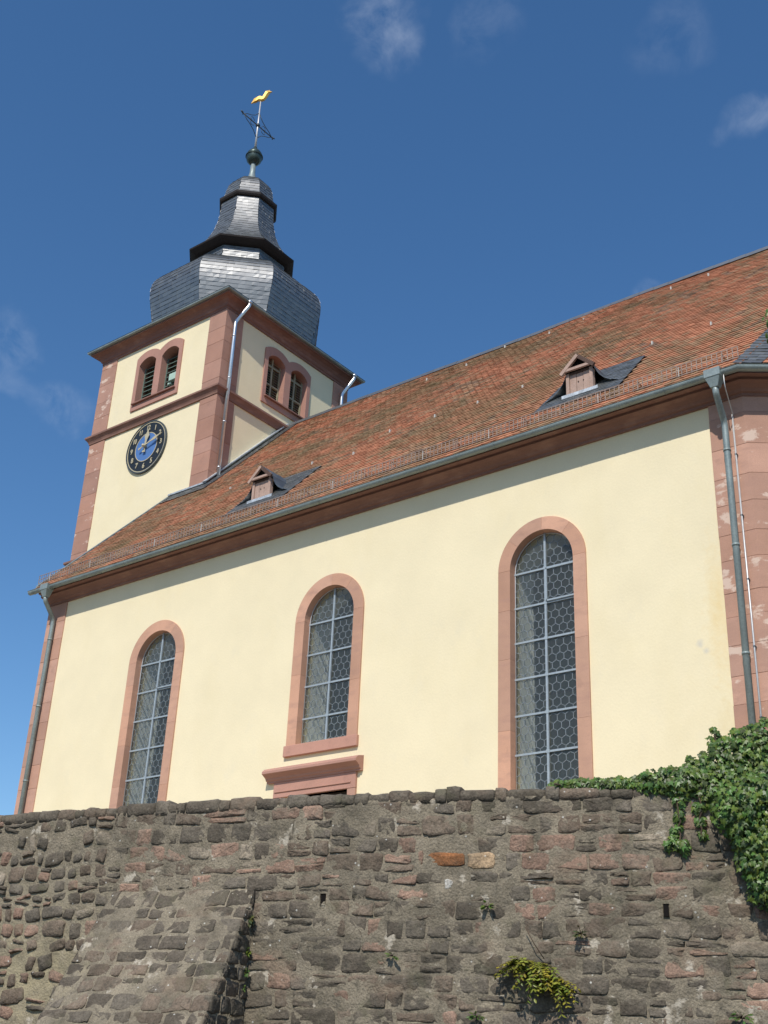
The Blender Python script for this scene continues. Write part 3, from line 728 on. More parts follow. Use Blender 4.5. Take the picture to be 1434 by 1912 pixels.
    for z in bz:
        q = MB(); q.box((xc-HW, YG-.035, z-.017), (xc+HW, YG-.008, z+.017)); build(q, 'glazing_bar', BARS, w_)
        q = MB(); q.box((xc-.032, YG-.05, z-.03), (xc+.032, YG-.036, z+.03)); build(q, 'bar_clamp', BARS, w_)
    q = MB(); q.box((xc-.02, YG-.045, zb), (xc+.02, YG-.012, SP+HW)); build(q, 'mullion', BARS, w_)
    q = MB(); q.tube([(xc-HW+.012, YG-.02, zb)]+[(xc-(HW-.012)*cos(pi*k/16), YG-.02, SP+(HW-.012)*sin(pi*k/16)) for k in range(17)]+[(xc+HW-.012, YG-.02, zb)], .012, 6); build(q, 'edge_frame', STRIP, w_)
window(WC[0][0], WC[0][1], 'arched leaded window nearest the left corner', True, False)
window(WC[1][0], WC[1][1], 'shorter arched leaded window with sill above the door cornice', False, True)
window(WC[2][0], WC[2][1], 'tall arched leaded window nearest the right corner', True, False)
# opposite windows: plain glass
for x, zb in WC:
    a = arch(x, HW, 6.4); q = MB(); q.add([(p[0], YN-.3, p[1]) for p in a], [tuple(range(len(a)))]); build(q, 'north_window_glass', GLASS, church)

# --- door surround under the middle window
dr = node('doorway', church, (-15.15, D, TER))
rq = random.Random(8)
q = MB()
q.sweep([(-.02, 6.90), (.07, 6.90), (.07, 6.93), (.10, 6.945), (.12, 6.985), (.19, 7.03), (.23, 7.05), (.23, 7.10), (.16, 7.16), (-.02, 7.20)], [((-16.38, D), n0), ((-14.02, D), n0)], col=(.43, .235, .18)); build(q, 'door_cornice', SAND, dr, bevel=.004)
q = MB(); q.box((-16.2, D-.055, 6.60), (-14.15, D+.2, 6.90), (.46, .25, .19)); build(q, 'door_frieze', SAND, dr, bevel=.006)
q = MB(); q.box((-16.16, D-.075, 6.70), (-14.26, D-.04, 6.725), (.45, .245, .185)); build(q, 'frieze_fillet', SAND, dr, bevel=.003)
for xa, xb in ((-16.2, -15.98), (-14.34, -14.15)):
    for za, zb_ in ((TER, 4.7), (4.7, 5.7), (5.7, 6.597)):
        q = MB(); q.box((xa, D-.055, za+.002), (xb, D+.2, zb_-.002), stone_tone(rq)); build(q, 'jamb_stone', SAND, dr, bevel=.006)
q = MB(); q.box((-15.98, D+.12, TER), (-14.34, D+.18, 6.6)); build(q, 'door', DOOR, dr)

# ------------------------------------------------------------------ TOWER
TX0, TX1, TY0, TY1 = -28.87, -23.16, 20.48, 26.19; TCX, TCY = (TX0+TX1)/2, (TY0+TY1)/2; EZ = 23.30
tower = thing('church_tower', 'square cream clock tower with sandstone corners under a bulbous slate spire', 'tower', (TCX, TCY, TER))
BW0, BSP, BHW, BOFF = 20.76, 22.15, .39, .525
def seg_arch(c, hw, zb, zs, rise, n=10):
    Rr = (hw*hw+rise*rise)/(2*rise); zc = zs+rise-Rr; a0 = math.asin(hw/Rr)
    return [(c-hw, zb), (c+hw, zb)]+[(c+Rr*sin(a0-2*a0*k/n), zc+Rr*cos(a0-2*a0*k/n)) for k in range(n+1)]
SC, EC = -26.03, 23.30
def holes_for(c): return [seg_arch(c+s*BOFF, BHW, BW0, BSP, .2) for s in (-1, 1)]
m = MB(); m.slab([(TX0, TER), (TX1, TER), (TX1, EZ-.3), (TX0, EZ-.3)], holes_for(SC), lambda a, b: (a, TY0, b), lambda a, b: (a, TY0+.6, b)); build(m, 'clock_wall', PLASTER, tower)
m = MB(); m.slab([(TY0+.601, TER), (TY1-.6, TER), (TY1-.6, EZ-.3), (TY0+.601, EZ-.3)], holes_for(EC), lambda a, b: (TX1, a, b), lambda a, b: (TX1-.6, a, b)); build(m, 'east_wall', PLASTER, tower)
m = MB(); m.box((TX0, TY0+.601, TER), (TX0+.6, TY1-.601, EZ-.3)); build(m, 'west_wall', PLASTER, tower)
m = MB(); m.box((TX0, TY1-.6, TER), (TX1, TY1, EZ-.3)); build(m, 'north_wall', PLASTER, tower)
STR = [(15.50, 15.80), (19.86, 20.20)]
pw = .70
for (sx, sy) in ((0, 0), (1, 0), (1, 1), (0, 1)):
    def qb(q, a, b, r, sx=sx, sy=sy):
        e = .03+r.uniform(-.002, .002); wd = pw+r.uniform(-.004, .004); wd2 = pw+r.uniform(-.004, .004)
        xa, xb = (TX0-e, TX0+wd) if sx == 0 else (TX1-wd, TX1+e)
        ya, yb = (TY0-e, TY0+wd2) if sy == 0 else (TY1-wd2, TY1+e)
        q.box((xa, ya, a), (xb, yb, b), stone_tone(r, (.425, .235, .172)))
    if (sx, sy) != (0, 1): quoin_stack(tower, SAND if (sx, sy) != (0, 0) else SANDW, 13.0, EZ-.42, qb, .45, .8, STR)
sq = [((TX0, TY0), Vector((-1, -1))), ((TX1, TY0), Vector((1, -1))), ((TX1, TY1), Vector((1, 1))), ((TX0, TY1), Vector((-1, 1)))]
for z0, z1 in STR:
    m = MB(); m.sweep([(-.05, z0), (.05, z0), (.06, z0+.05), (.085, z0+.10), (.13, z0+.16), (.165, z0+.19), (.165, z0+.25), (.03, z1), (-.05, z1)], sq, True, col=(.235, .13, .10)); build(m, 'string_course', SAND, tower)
m = MB(); cz = EZ-.42
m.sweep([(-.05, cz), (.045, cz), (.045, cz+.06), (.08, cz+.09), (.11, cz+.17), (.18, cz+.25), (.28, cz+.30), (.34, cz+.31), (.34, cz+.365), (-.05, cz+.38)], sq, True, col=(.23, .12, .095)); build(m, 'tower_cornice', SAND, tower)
m = MB(); m.sweep([(-.1, EZ-.055), (.40, EZ-.055), (.43, EZ-.04), (.44, EZ+.0), (.40, EZ+.035), (-.1, EZ+.16)], sq, True); build(m, 'eaves_edge', ZINC, tower)
# belfry windows
def belfry(face, lab):
    c = SC if face == 's' else EC
    def M(a, z, d): return Vector((a, TY0-d, z)) if face == 's' else Vector((TX1+d, a, z))
    b = node('belfry_window', tower, M(c, BW0, 0), lab); r = random.Random(4)
    n = 10
    def otop():
        pts = []
        for s in (1, -1):
            c2 = c+s*.535; hw = .535; rise = .19; Rr = (hw*hw+rise*rise)/(2*rise); zc = 22.44+rise-Rr; a0 = math.asin(hw/Rr)
            pts += [(c2+Rr*sin(a0-2*a0*k/n), zc+Rr*cos(a0-2*a0*k/n)) for k in range(n+1)][(0 if s > 0 else 1):]
        return pts
    # carved stone surround, split at mid height and at the mullion
    outer = [(c-1.07, 20.50), (c+1.07, 20.50)]+otop()
    q = MB(); q.slab(outer, [seg_arch(c+s*BOFF, BHW-.005, BW0, BSP, .2) for s in (-1, 1)], lambda a, z: M(a, z, .045), lambda a, z: M(a, z, -.42), (.42, .225, .175))
    build(q, 'stone_surround', SAND, b, bevel=.006)
    q = MB(); p0, p1 = M(c-.98, BW0-.055, .045), M(c+.98, BW0+.0, .12)
    q.box((min(p0.x, p1.x), min(p0.y, p1.y), p0.z), (max(p0.x, p1.x), max(p0.y, p1.y), p1.z-.006), (.27, .14, .11)); build(q, 'sill', SAND, b, bevel=.006)
    for s in (-1, 1):
        cc = c+s*BOFF
        if face == 's':
            for k in range(9):
                z = BW0+.04+k*.165
                q = MB(); a, e, f, h = M(cc-BHW, z, -.22), M(cc+BHW, z, -.22), M(cc+BHW, z+.13, -.40), M(cc-BHW, z+.13, -.40); t_ = Vector((0, 0, .022))
                q.add([a, e, f, h, a+t_, e+t_, f+t_, h+t_], [(0,1,2,3),(7,6,5,4),(0,4,5,1),(1,5,6,2),(2,6,7,3),(3,7,4,0)]); build(q, 'louvre_slat', GLOUV, b)
            for e_ in (-1, 1):
                q = MB(); q.bar(M(cc+e_*(BHW-.02), BW0, -.21), M(cc+e_*(BHW-.02), BSP+.1, -.21), .03, .03); build(q, 'louvre_stile', GLOUV, b)
        else:
            for k in range(17):
                z = BW0+.04+k*.088
                q = MB(); a, e, f, h = M(cc-BHW, z, -.20), M(cc+BHW, z, -.20), M(cc+BHW, z+.06, -.27), M(cc-BHW, z+.06, -.27); t_ = Vector((0, 0, .014))
                q.add([a, e, f, h, a+t_, e+t_, f+t_, h+t_], [(0,1,2,3),(7,6,5,4),(0,4,5,1),(1,5,6,2),(2,6,7,3),(3,7,4,0)]); build(q, 'louvre_slat', LOUV, b)
            for e_, wd in ((-BHW+.03, .05), (0, .06), (BHW-.03, .05)):
                q = MB(); q.bar(M(cc+e_, BW0, -.18), M(cc+e_, BSP+.22, -.18), .04, wd, upv=(0, 1, 0)); build(q, 'shutter_stile', LOUV, b)
            for z in (BW0+.03, BW0+.62, BW0+1.28):
                q = MB(); q.bar(M(cc-BHW, z, -.182), M(cc+BHW, z, -.182), .04, .06); build(q, 'shutter_rail', LOUV, b)
    return b
bs = belfry('s', 'twin arched belfry opening with dark open louvres above the clock')
be = belfry('e', 'twin arched belfry opening with pale louvred shutters facing the nave roof')
q = MB(); cc = SC+BOFF; q.box((cc-.10, TY0+.10, 21.20), (cc+.24, TY0+.34, 21.46)); q.box((cc-.20, TY0+.16, 21.12), (cc-.04, TY0+.34, 21.20)); build(q, 'loudspeaker_box', PALEBOX, bs, bevel=.012)
# clock
ck = node('clock', tower, (-26.02, TY0, 18.93), 'round black clock with blue centre and gold numerals')
CX, CZ, CR = -26.02, 18.93, .86
def disc(r0, r1, d0, d1, matl, nm, n=48):
    q = MB(); vs = []; fs = []
    for k in range(n):
        t = 2*pi*k/n
        for rr, d in ((r0, d0), (r1, d0), (r1, d1), (r0, d1)): vs.append((CX+rr*sin(t), TY0-d, CZ+rr*cos(t)))
    for k in range(n):
        j = (k+1) % n
        for a in range(4): fs.append((k*4+a, j*4+a, j*4+(a+1) % 4, k*4+(a+1) % 4))
    q.add(vs, fs); return build(q, nm, matl, ck)
disc(.0005, CR, .0, .045, DIALB, 'dial'); disc(CR-.045, CR-.018, .045, .055, GILT, 'dial_ring'); disc(CR-.005, CR+.025, .0, .07, IRON, 'clock_rim')
disc(.0005, .47, .045, .052, DIALU, 'blue_centre'); disc(.465, .49, .045, .057, GILT, 'inner_ring')
for h in range(1, 13):
    cu_ = bpy.data.curves.new('num', 'FONT'); cu_.body = str(h); cu_.size = .235; cu_.align_x = 'CENTER'; cu_.align_y = 'CENTER'; cu_.extrude = .006; cu_.offset = .006
    to = bpy.data.objects.new('num', cu_); COL.objects.link(to); dg = bpy.context.evaluated_depsgraph_get(); me = bpy.data.meshes.new_from_object(to.evaluated_get(dg))
    bpy.data.objects.remove(to); me.materials.clear(); me.materials.append(GILT)
    t = 2*pi*h/12; o = bpy.data.objects.new('numeral', me)
    sq_ = .72 if h > 9 else .85
    me.transform(Matrix.Diagonal((sq_, 1.0, 1, 1)))
    link(o, ck, (CX+.655*sin(t), TY0-.055, CZ+.655*cos(t))); o.rotation_euler = (pi/2, 0, 0)
def hand(deg, length, wd, d, nm, tail):
    t = R_(deg); ux, uz = sin(t), cos(t); nx, nz = cos(t), -sin(t); q = MB()
    out2 = [(-tail, wd*.5), (-tail*.4, wd*.22), (length*.35, wd*.3), (length*.62, wd*.75), (length*.8, wd*.28), (length, .004)]
    pl = out2+[(a, -b) for a, b in reversed(out2)]; k = len(pl)
    q.add([(CX+a*ux+b*nx, TY0-d, CZ+a*uz+b*nz) for a, b in pl]+[(CX+a*ux+b*nx, TY0-d-.015, CZ+a*uz+b*nz) for a, b in pl], [tuple(range(k)), tuple(range(2*k-1, k-1, -1))]+[(i, (i+1) % k, (i+1) % k+k, i+k) for i in range(k)]); build(q, nm, GILT, ck)
hand(7, .58, .14, .10, 'hour_hand', .20); hand(73, .80, .075, .135, 'minute_hand', .24)
q = MB(); q.lathe([(.045, 0), (.045, .16), (.02, .175)], (0, 0), 12); q.v = [Vector((CX+v.x, TY0-.04-v.z, CZ+v.y)) for v in q.v]; build(q, 'hand_hub', GILT, ck)
# tower pipes
def tpipe(y0, y1, zb):
    q = MB(); q.tube(pipe_path([(TX1+.40, y0, EZ-.02), (TX1+.40, y0, EZ-.16), (TX1+.13, y1, EZ-.78), (TX1+.13, y1, zb)]), .055, 12); p = build(q, 'downpipe', NEWZINC, tower)
    z = EZ-1.3
    while z > zb:
        c = MB(); c.lathe([(.058, z-.02), (.066, z-.02), (.066, z+.02), (.058, z+.02)], (TX1+.13, y1), 12); c.bar((TX1+.08, y1, z), (TX1+.02, y1, z), .02, .02); build(c, 'pipe_clamp', NEWZINC, p); z -= 1.5
    c = MB(); c.lathe([(.07, EZ-.09), (.085, EZ-.0)], (TX1+.40, y0), 12); build(c, 'outlet_collar', NEWZINC, p)
tpipe(21.0, 20.76, roof_z(20.76)+.02); tpipe(26.08, 25.82, 17.0)
# flashing: slates up the nave roof along the tower
rf = random.Random(21); nv = Vector((0, -.734, .68)); U = Vector((0, 1/sl, MS/sl))
o0 = Vector((TX1+.0, 20.30, roof_z(20.30)))
fl = slates(lambda a, t: o0+Vector((a, 0, 0))+U*t, lambda t: nv, lambda t: (.0, .46), 3.25*sl, .16, .13, rf, lift=.010, base=.032)
o1 = Vector((XV+.1, TY0-.42, roof_z(TY0-.42)))
fl += slates(lambda a, t: o1+Vector((a, 0, 0))+U*t, lambda t: nv, lambda t: (.0, TX1-XV+.3), .42*sl, .16, .13, rf, lift=.010, base=.032)
build(merge(fl), 'flashing_slates', SLATE, roof, kind='stuff', fixn=False)
m = MB(); m.bar(o0+U*.15+nv*.11+Vector((.06, 0, 0)), o0+U*3.2*sl+nv*.11+Vector((.06, 0, 0)), .14, .03, upv=nv); build(m, 'lead_soaker', LEADFL, roof)
m = MB(); m.bar((XV+.05, TY0-.06, roof_z(TY0-.06)+.06), (TX1+.05, TY0-.06, roof_z(TY0-.06)+.06), .12, .05); build(m, 'lead_apron', LEADFL, roof)
# spire: octagonal, faces to the cardinal points and diagonals
OC = (TCX+.05, TCY+.05)
def cat(pts, n=6):
    o = []
    for i in range(len(pts)-1):
        p0, p1, p2, p3 = pts[max(i-1, 0)], pts[i], pts[i+1], pts[min(i+2, len(pts)-1)]
        for k in range(n):
            t = k/n; o.append(tuple(.5*((2*p1[j])+(-p0[j]+p2[j])*t+(2*p0[j]-5*p1[j]+4*p2[j]-p3[j])*t*t+(-p0[j]+3*p1[j]-3*p2[j]+p3[j])*t**3) for j in range(2)))
    return o+[pts[-1]]
BELL = cat([(3.05, 23.40), (2.82, 23.62), (2.80, 23.95), (2.92, 24.45), (3.04, 24.95), (3.06, 25.35), (2.94, 25.72), (2.62, 26.05), (2.20, 26.33), (1.86, 26.55), (1.66, 26.75)])
NECK = [(1.60, 26.72), (1.60, 27.22)]
SKIRT = cat([(1.93, 27.42), (1.74, 27.62), (1.50, 27.90), (1.30, 28.25), (1.15, 28.65), (1.05, 29.1), (1.00, 29.5), (.99, 29.86)])
CAP = cat([(1.00, 30.05), (.93, 30.25), (.885, 30.5), (.82, 30.75), (.66, 31.0), (.42, 31.17), (.24, 31.30), (.15, 31.45)], 4)
spire = node('spire', tower, (OC[0], OC[1], EZ))
m = MB()
m.lathe([(r-.03, z) for r, z in BELL], OC, 8, R_(22.5), False); m.lathe([(r-.03, z) for r, z in NECK]+[(1.5, 27.3)], OC, 8, R_(22.5), False)
m.lathe([(r-.03, z) for r, z in SKIRT], OC, 8, R_(22.5), False); m.lathe([(r-.03, z) for r, z in CAP], OC, 8, R_(22.5), False)
build(m, 'spire_core', DIALB, spire)
m = MB(); e_ = .44
m.add([(TX0-e_, TY0-e_, EZ+.02), (TX1+e_, TY0-e_, EZ+.02), (TX1+e_, TY1+e_, EZ+.02), (TX0-e_, TY1+e_, EZ+.02)]+[(OC[0]+2.9*cos(R_(22.5+45*k)), OC[1]+2.9*sin(R_(22.5+45*k)), 23.62) for k in range(8)],
      [(0, 1, 10, 9), (1, 11, 10), (1, 2, 4, 11), (2, 5, 4), (2, 3, 6, 5), (3, 7, 6), (3, 0, 8, 7), (0, 9, 8)], (.05, .058, .066)); build(m, 'eaves_skirt', SLATE, spire)
m = MB(); m.lathe([(1.55, 27.24), (1.72, 27.27), (1.84, 27.33), (1.93, 27.39), (1.95, 27.44), (1.88, 27.46)], OC, 8, R_(22.5), False); build(m, 'skirt_cornice', BLACKW, spire)
m = MB(); m.lathe([(.95, 29.86), (1.06, 29.89), (1.10, 29.95), (1.11, 30.03), (1.0, 30.07)], OC, 8, R_(22.5), False); build(m, 'cap_cornice', BLACKW, spire)
rsl = random.Random(17); solo = []; rest = []
def facet_slates(prof, sw, sh):
    res = {}
    arc = [0]
    for a, b in zip(prof, prof[1:]): arc.append(arc[-1]+math.hypot(b[0]-a[0], b[1]-a[1]))
    def pr(t):
        t = max(0, min(arc[-1]-1e-6, t)); i = max(k for k in range(len(prof)-1) if arc[k] <= t); f = (t-arc[i])/(arc[i+1]-arc[i])
        return prof[i][0]+(prof[i+1][0]-prof[i][0])*f, prof[i][1]+(prof[i+1][1]-prof[i][1])*f
    for k in range(8):
        an = R_(45*k); dx, dy = cos(an), sin(an)
        def fn(a, t):
            r, z = pr(t); ap = r*cos(pi/8); return Vector((OC[0]+dx*ap-dy*a, OC[1]+dy*ap+dx*a, z))
        def nm(t):
            r0, z0 = pr(t-.05); r1, z1 = pr(t+.05); v = Vector((z1-z0, r0-r1)); v.normalize(); return Vector((dx*v.x, dy*v.x, v.y))
        res[k] = slates(fn, nm, lambda t: (-pr(t)[0]*sin(pi/8), pr(t)[0]*sin(pi/8)), arc[-1], sw, sh, rsl)
    return res
fb = facet_slates(BELL, .21, .148)
for k, l in fb.items():
    if k == 7: solo += l
    elif k == 0: solo += l[:max(0, 300-len(fb[7]))]; rest += l[max(0, 300-len(fb[7])):]
    else: rest += l
for P_ in (NECK, SKIRT, CAP):
    for k, l in facet_slates(P_, .19, .135).items(): rest += l
for q in solo[:300]: build(q, 'slate', SLATE, spire, fixn=False)
rest += solo[300:]
build(merge(rest), 'small_slates', SLATE, spire, kind='stuff', fixn=False)
# finial
fi = node('finial', tower, (OC[0], OC[1], 31.4))
m = MB(); m.lathe([(.28, 31.22), (.16, 31.42), (.105, 31.7), (.095, 32.14)], OC, 12); build(m, 'finial_neck', ZINC, fi)
m = MB(); m.lathe([(.05, 32.10), (.17, 32.16), (.265, 32.28), (.30, 32.43), (.30, 32.47)], OC, 20); m.lathe([(.325, 32.455), (.325, 32.495), (.29, 32.50)], OC, 20); m.lathe([(.295, 32.50), (.27, 32.62), (.19, 32.74), (.10, 32.80), (.06, 32.95)], OC, 20); build(m, 'finial_ball', COPPER, fi)
m = MB(); m.tube([(OC[0], OC[1], 32.8), (OC[0], OC[1], 33.9), (OC[0], OC[1], 35.2)], [.045, .035, .022], 8); build(m, 'finial_rod', STRIP, fi)
m = MB(); zc = 34.0; X0, Y0 = OC
def yz(a, b): return Vector((X0, Y0+a, zc+b))
m.tube([yz(-.82, 0), yz(.82, 0)], .022, 6)
for s in (-1, 1):
    m.tube([yz(s*.82, 0), yz(s*.90, .05)], .03, 6); m.tube([yz(s*.80, -.07), yz(s*.80, .07)], .022, 6)
    for v in (-1, 1):
        m.tube([yz(s*.72, v*.02), yz(s*.58, v*.14), yz(s*.40, v*.22), yz(s*.2, v*.36), yz(s*.03, v*.58)], .014, 6)
        m.tube([yz(s*.30, v*.02)]+[yz(s*(.30+.10*sin(t)), v*(.10-.09*cos(t))) for t in (.6, 1.4, 2.3, 3.2, 4.2, 5.0)], .011, 6)
m.lathe([(.05, zc-.07), (.085, zc-.02), (.085, zc+.03), (.05, zc+.08)], OC, 10); build(m, 'iron_cross', IRON, fi)
# weathercock
cd_ = Vector((.80, .60, 0)); sd_ = Vector((-.60, .80, 0)); zk = 35.20
def ck3(a, b, s): return Vector((X0, Y0, zk))+cd_*a+Vector((0, 0, b))+sd_*s
q = MB()
outl = [(-.42, -.10), (-.30, .06), (-.40, .20), (-.30, .30), (-.20, .26), (-.10, .16), (.02, .18), (.10, .26), (.14, .42), (.16, .52), (.20, .60), (.25, .57), (.28, .60), (.30, .53), (.38, .48), (.30, .46), (.28, .38), (.24, .22), (.20, .08), (.10, 0), (.03, -.02), (-.06, 0), (-.16, .02), (-.26, -.06)]
outl = [(-.36, -.12), (-.30, .02), (-.26, .14), (-.16, .22), (-.05, .22), (.02, .19), (.08, .22), (.13, .34), (.18, .46), (.22, .56), (.26, .54), (.29, .58), (.32, .52), (.40, .50), (.33, .44), (.28, .34), (.22, .18), (.15, .06), (.06, .0), (-.05, .0), (-.14, .02), (-.22, -.02), (-.28, -.08)]
k = len(outl); cxm = sum(p[0] for p in outl)/k; czm = sum(p[1] for p in outl)/k
vs_ = [ck3(a, b, -.012) for a, b in outl]+[ck3(a, b, .012) for a, b in outl]+[ck3(cxm+(a-cxm)*.6, czm+(b-czm)*.72, -.06) for a, b in outl]+[ck3(cxm+(a-cxm)*.6, czm+(b-czm)*.72, .06) for a, b in outl]
fs_ = [(i, (i+1) % k, (i+1) % k+k, i+k) for i in range(k)]+[(i, (i+1) % k, (i+1) % k+2*k, i+2*k) for i in range(k)]+[(i+k, (i+1) % k+k, (i+1) % k+3*k, i+3*k) for i in range(k)]+[tuple(range(2*k, 3*k)), tuple(range(3*k, 4*k))]
q.add(vs_, fs_); build(q, 'weathercock', GOLD, fi)

# ------------------------------------------------------------------ RETAINING WALL
rw = thing('retaining_wall', 'weathered grey brown rubble stone retaining wall below the church', 'wall', (*wall_p(_cum[-1]/2), 0))
TOP = 4.5
m = MB()
zl = [0, .8, 1.6, 2.0]+[2.0+.03*k for k in range(1, 90)]; zl = [z for z in zl if z < TOP-.10]+[TOP-.10]
_sl, _sr = wall_hit(-80, 1700)[0], wall_hit(1520, 1700)[0]
sv = [_sl*k/30 for k in range(30)]+[_sl+(_sr-_sl)*k/320 for k in range(321)]+[_sr+(_cum[-1]-_sr)*k/40 for k in range(1, 41)]; NS = len(sv)-1
def hz(s, z): return .0068+noise.noise(Vector((s*8, z*8, 1.3)))*.011+noise.noise(Vector((s*2.2, z*2.2, 7)))*.012+noise.noise(Vector((s*19, z*19, 4)))*.007
vs_ = []
for s in sv:
    for z in zl: vs_.append(wm(s, z, hz(s, z)))
nz = len(zl); fs_ = [(i*nz+j, (i+1)*nz+j, (i+1)*nz+j+1, i*nz+j+1) for i in range(NS) for j in range(nz-1)]
base = len(vs_)
for s in sv: vs_ += [wm(s, TOP-.11, -.55), wm(s, 0, -.55)]
fs_ += [(i*nz+nz-1, (i+1)*nz+nz-1, base+(i+1)*2, base+i*2) for i in range(NS)]+[(base+i*2, base+(i+1)*2, base+(i+1)*2+1, base+i*2+1) for i in range(NS)]
m.add(vs_, fs_, None, True); build(m, 'mortar_core', MORTAR, rw, fixn=False)

rst = random.Random(42)
def in_mass(px, top, bot): pass
PAL = dict(dark=(.112, .092, .070), grey=(.142, .119, .092), brown=(.172, .130, .095), pink=(.29, .187, .135), pale=(.28, .23, .17), orange=(.36, .15, .06), white=(.48, .45, .40), buff=(.36, .25, .15))
def vis_px(p):
    q = p-EYE; z = q.dot(fw); return 717+F_PX*q.dot(cr)/z, 956-F_PX*q.dot(cu)/z
def make_stone(mp, s0, s1, z0, z1, prot, r, tone, rnd=.25, bulge=.02, depth=.10, rot=0.0):
    """irregular stone: broken outline, narrow arris, uneven face"""
    w_, h_ = (s1-s0)/2, (z1-z0)/2; sc, zc_ = (s0+s1)/2, (z0+z1)/2; n = 16
    ol = []; e = 2/(2.0+(1-rnd)*7); sk = r.uniform(-.12, .12)*h_; ph = r.uniform(0, 99)
    for k in range(n):
        t = 2*pi*(k+.5)/n
        a = math.copysign(abs(cos(t))**e, cos(t)); b = math.copysign(abs(sin(t))**e, sin(t))
        j = 1+.16*noise.noise(Vector((cos(t)*1.6+ph, sin(t)*1.6, ph)))
        da, db = a*w_*j+r.uniform(-.007, .007), b*h_*j+a*sk+r.uniform(-.006, .006)
        ol.append((sc+da*cos(rot)-db*sin(rot), zc_+da*sin(rot)+db*cos(rot)))
    ch = min(.008, h_*.2, w_*.2); g1, g2 = r.uniform(-.012, .012), r.uniform(-.012, .012)
    def fz(a, b): return prot+g1*(a-sc)/w_+g2*(b-zc_)/h_
    vs = [mp(a, b, -depth) for a, b in ol]
    vs += [mp(a, b, fz(a, b)-.006-r.uniform(0, .008)) for a, b in ol]
    vs += [mp(sc+(a-sc)*(1-ch/w_), zc_+(b-zc_)*(1-ch/h_), fz(a, b)+r.uniform(-.004, .004)) for a, b in ol]
    vs += [mp(sc+(a-sc)*.55, zc_+(b-zc_)*.55, fz(sc+(a-sc)*.55, zc_+(b-zc_)*.55)+bulge*.6+r.uniform(-.006, .006)) for a, b in ol]
    vs.append(mp(sc, zc_, prot+bulge*.7+r.uniform(-.005, .005)))
    fs = []
    for k in range(n):
        j = (k+1) % n
        for l in range(3): fs.append((l*n+k, l*n+j, (l+1)*n+j, (l+1)*n+k))
        fs.append((3*n+k, 3*n+j, 4*n))
    q = MB(); q.add(vs, fs, tone, True); return q
# buttress outline on the wall, from its corners
bs_tr, bz_t = wall_hit(478, 1662); bs_tl, _z = wall_hit(212, 1672); bz_t += .02
def butt_d(z): return max(0.0, (bz_t-z))*.60
def butt_s(z): # left, right edge
    return bs_tl-.02-max(0, bz_t-z)*.06, bs_tr
holes = [wall_hit(604, 1680), wall_hit(1244, 1700), wall_hit(912, 1690)]
HO = [(h[0]-.03, h[0]+.03, h[1]-.06, h[1]+.06) for h in holes]
special = [(wall_hit(905, 1606), 'buff'), (wall_hit(832, 1665), 'white'), (wall_hit(842, 1652), 'white'), (wall_hit(893, 1675), 'pale'), (wall_hit(780, 1605), 'pink'), (wall_hit(1240, 1592), 'pink'), (wall_hit(1325, 1650), 'pink'), (wall_hit(420, 1632), 'pink'), (wall_hit(740, 1880), 'pink')]
s_l, _ = wall_hit(-60, 1700); s_r, _ = wall_hit(1500, 1700)
s_z1, _ = wall_hit(225, 1600); s_z0, _ = wall_hit(120, 1600)
stones = []; todo = []
z = 0.0; rows = []
while z < TOP-.13:
    h = rst.uniform(.11, .19) if z > 1.9 else rst.uniform(.2, .3)
    if rst.random() < .18 and z > 1.9: h *= 1.25
    if z+h > TOP-.17: h = TOP-.12-z
    rows.append((z, z+h)); z += h
def wob(s, i): return .045*noise.noise(Vector((s*.9, i*3.1, 5)))+.012*noise.noise(Vector((s*3, i*1.7, 8)))
for i, (za, zb) in enumerate(rows):
    s = 0.4+rst.uniform(0, .3)
    while s < _cum[-1]-.5:
        left = s < s_z1-.25+.25*noise.noise(Vector((za*2, 3, 1)))
        big = zb < 1.95
        wd = rst.uniform(.17, .40) if not left else rst.uniform(.13, .30)
        if rst.random() < .15: wd *= 1.5
        if big: wd *= 1.6
        far = s < s_l-.3 or s > s_r+.3
        if far: wd *= 1.5
        a, b = s, s+wd; s = b
        z0 = za+wob((a+b)/2, i); z1 = zb+(wob((a+b)/2, i+1) if zb < TOP-.2 else 0)
        cand = [(a, b, z0, z1)]
        if z1-z0 > .125 and rst.random() < .24 and not big: zc2 = z0+(z1-z0)*rst.uniform(.38, .62); cand = [(a, b, z0, zc2), (a, b, zc2, z1)]
        todo += cand
EXP = []
for (u0, v0, u1, v1), nm_ in (((796, 1589, 868, 1620), 'orange'), ((871, 1590, 926, 1622), 'buff'), ((812, 1663, 845, 1684), 'pale'), ((829, 1641, 850, 1662), 'white'), ((873, 1668, 920, 1684), 'pale'), ((778, 1588, 792, 1620), 'pink')):
    pa, pb = wall_hit(u0, v1), wall_hit(u1, v0); EXP.append((pa[0], pb[0], pa[1], pb[1], nm_))
for (a, b, z0, z1) in list(todo):
    for e in EXP:
        if min(b, e[1])-max(a, e[0]) > .03 and min(z1, e[3])-max(z0, e[2]) > .025:
            if (a, b, z0, z1) in todo: todo.remove((a, b, z0, z1))
todo += [e[:4] for e in EXP]
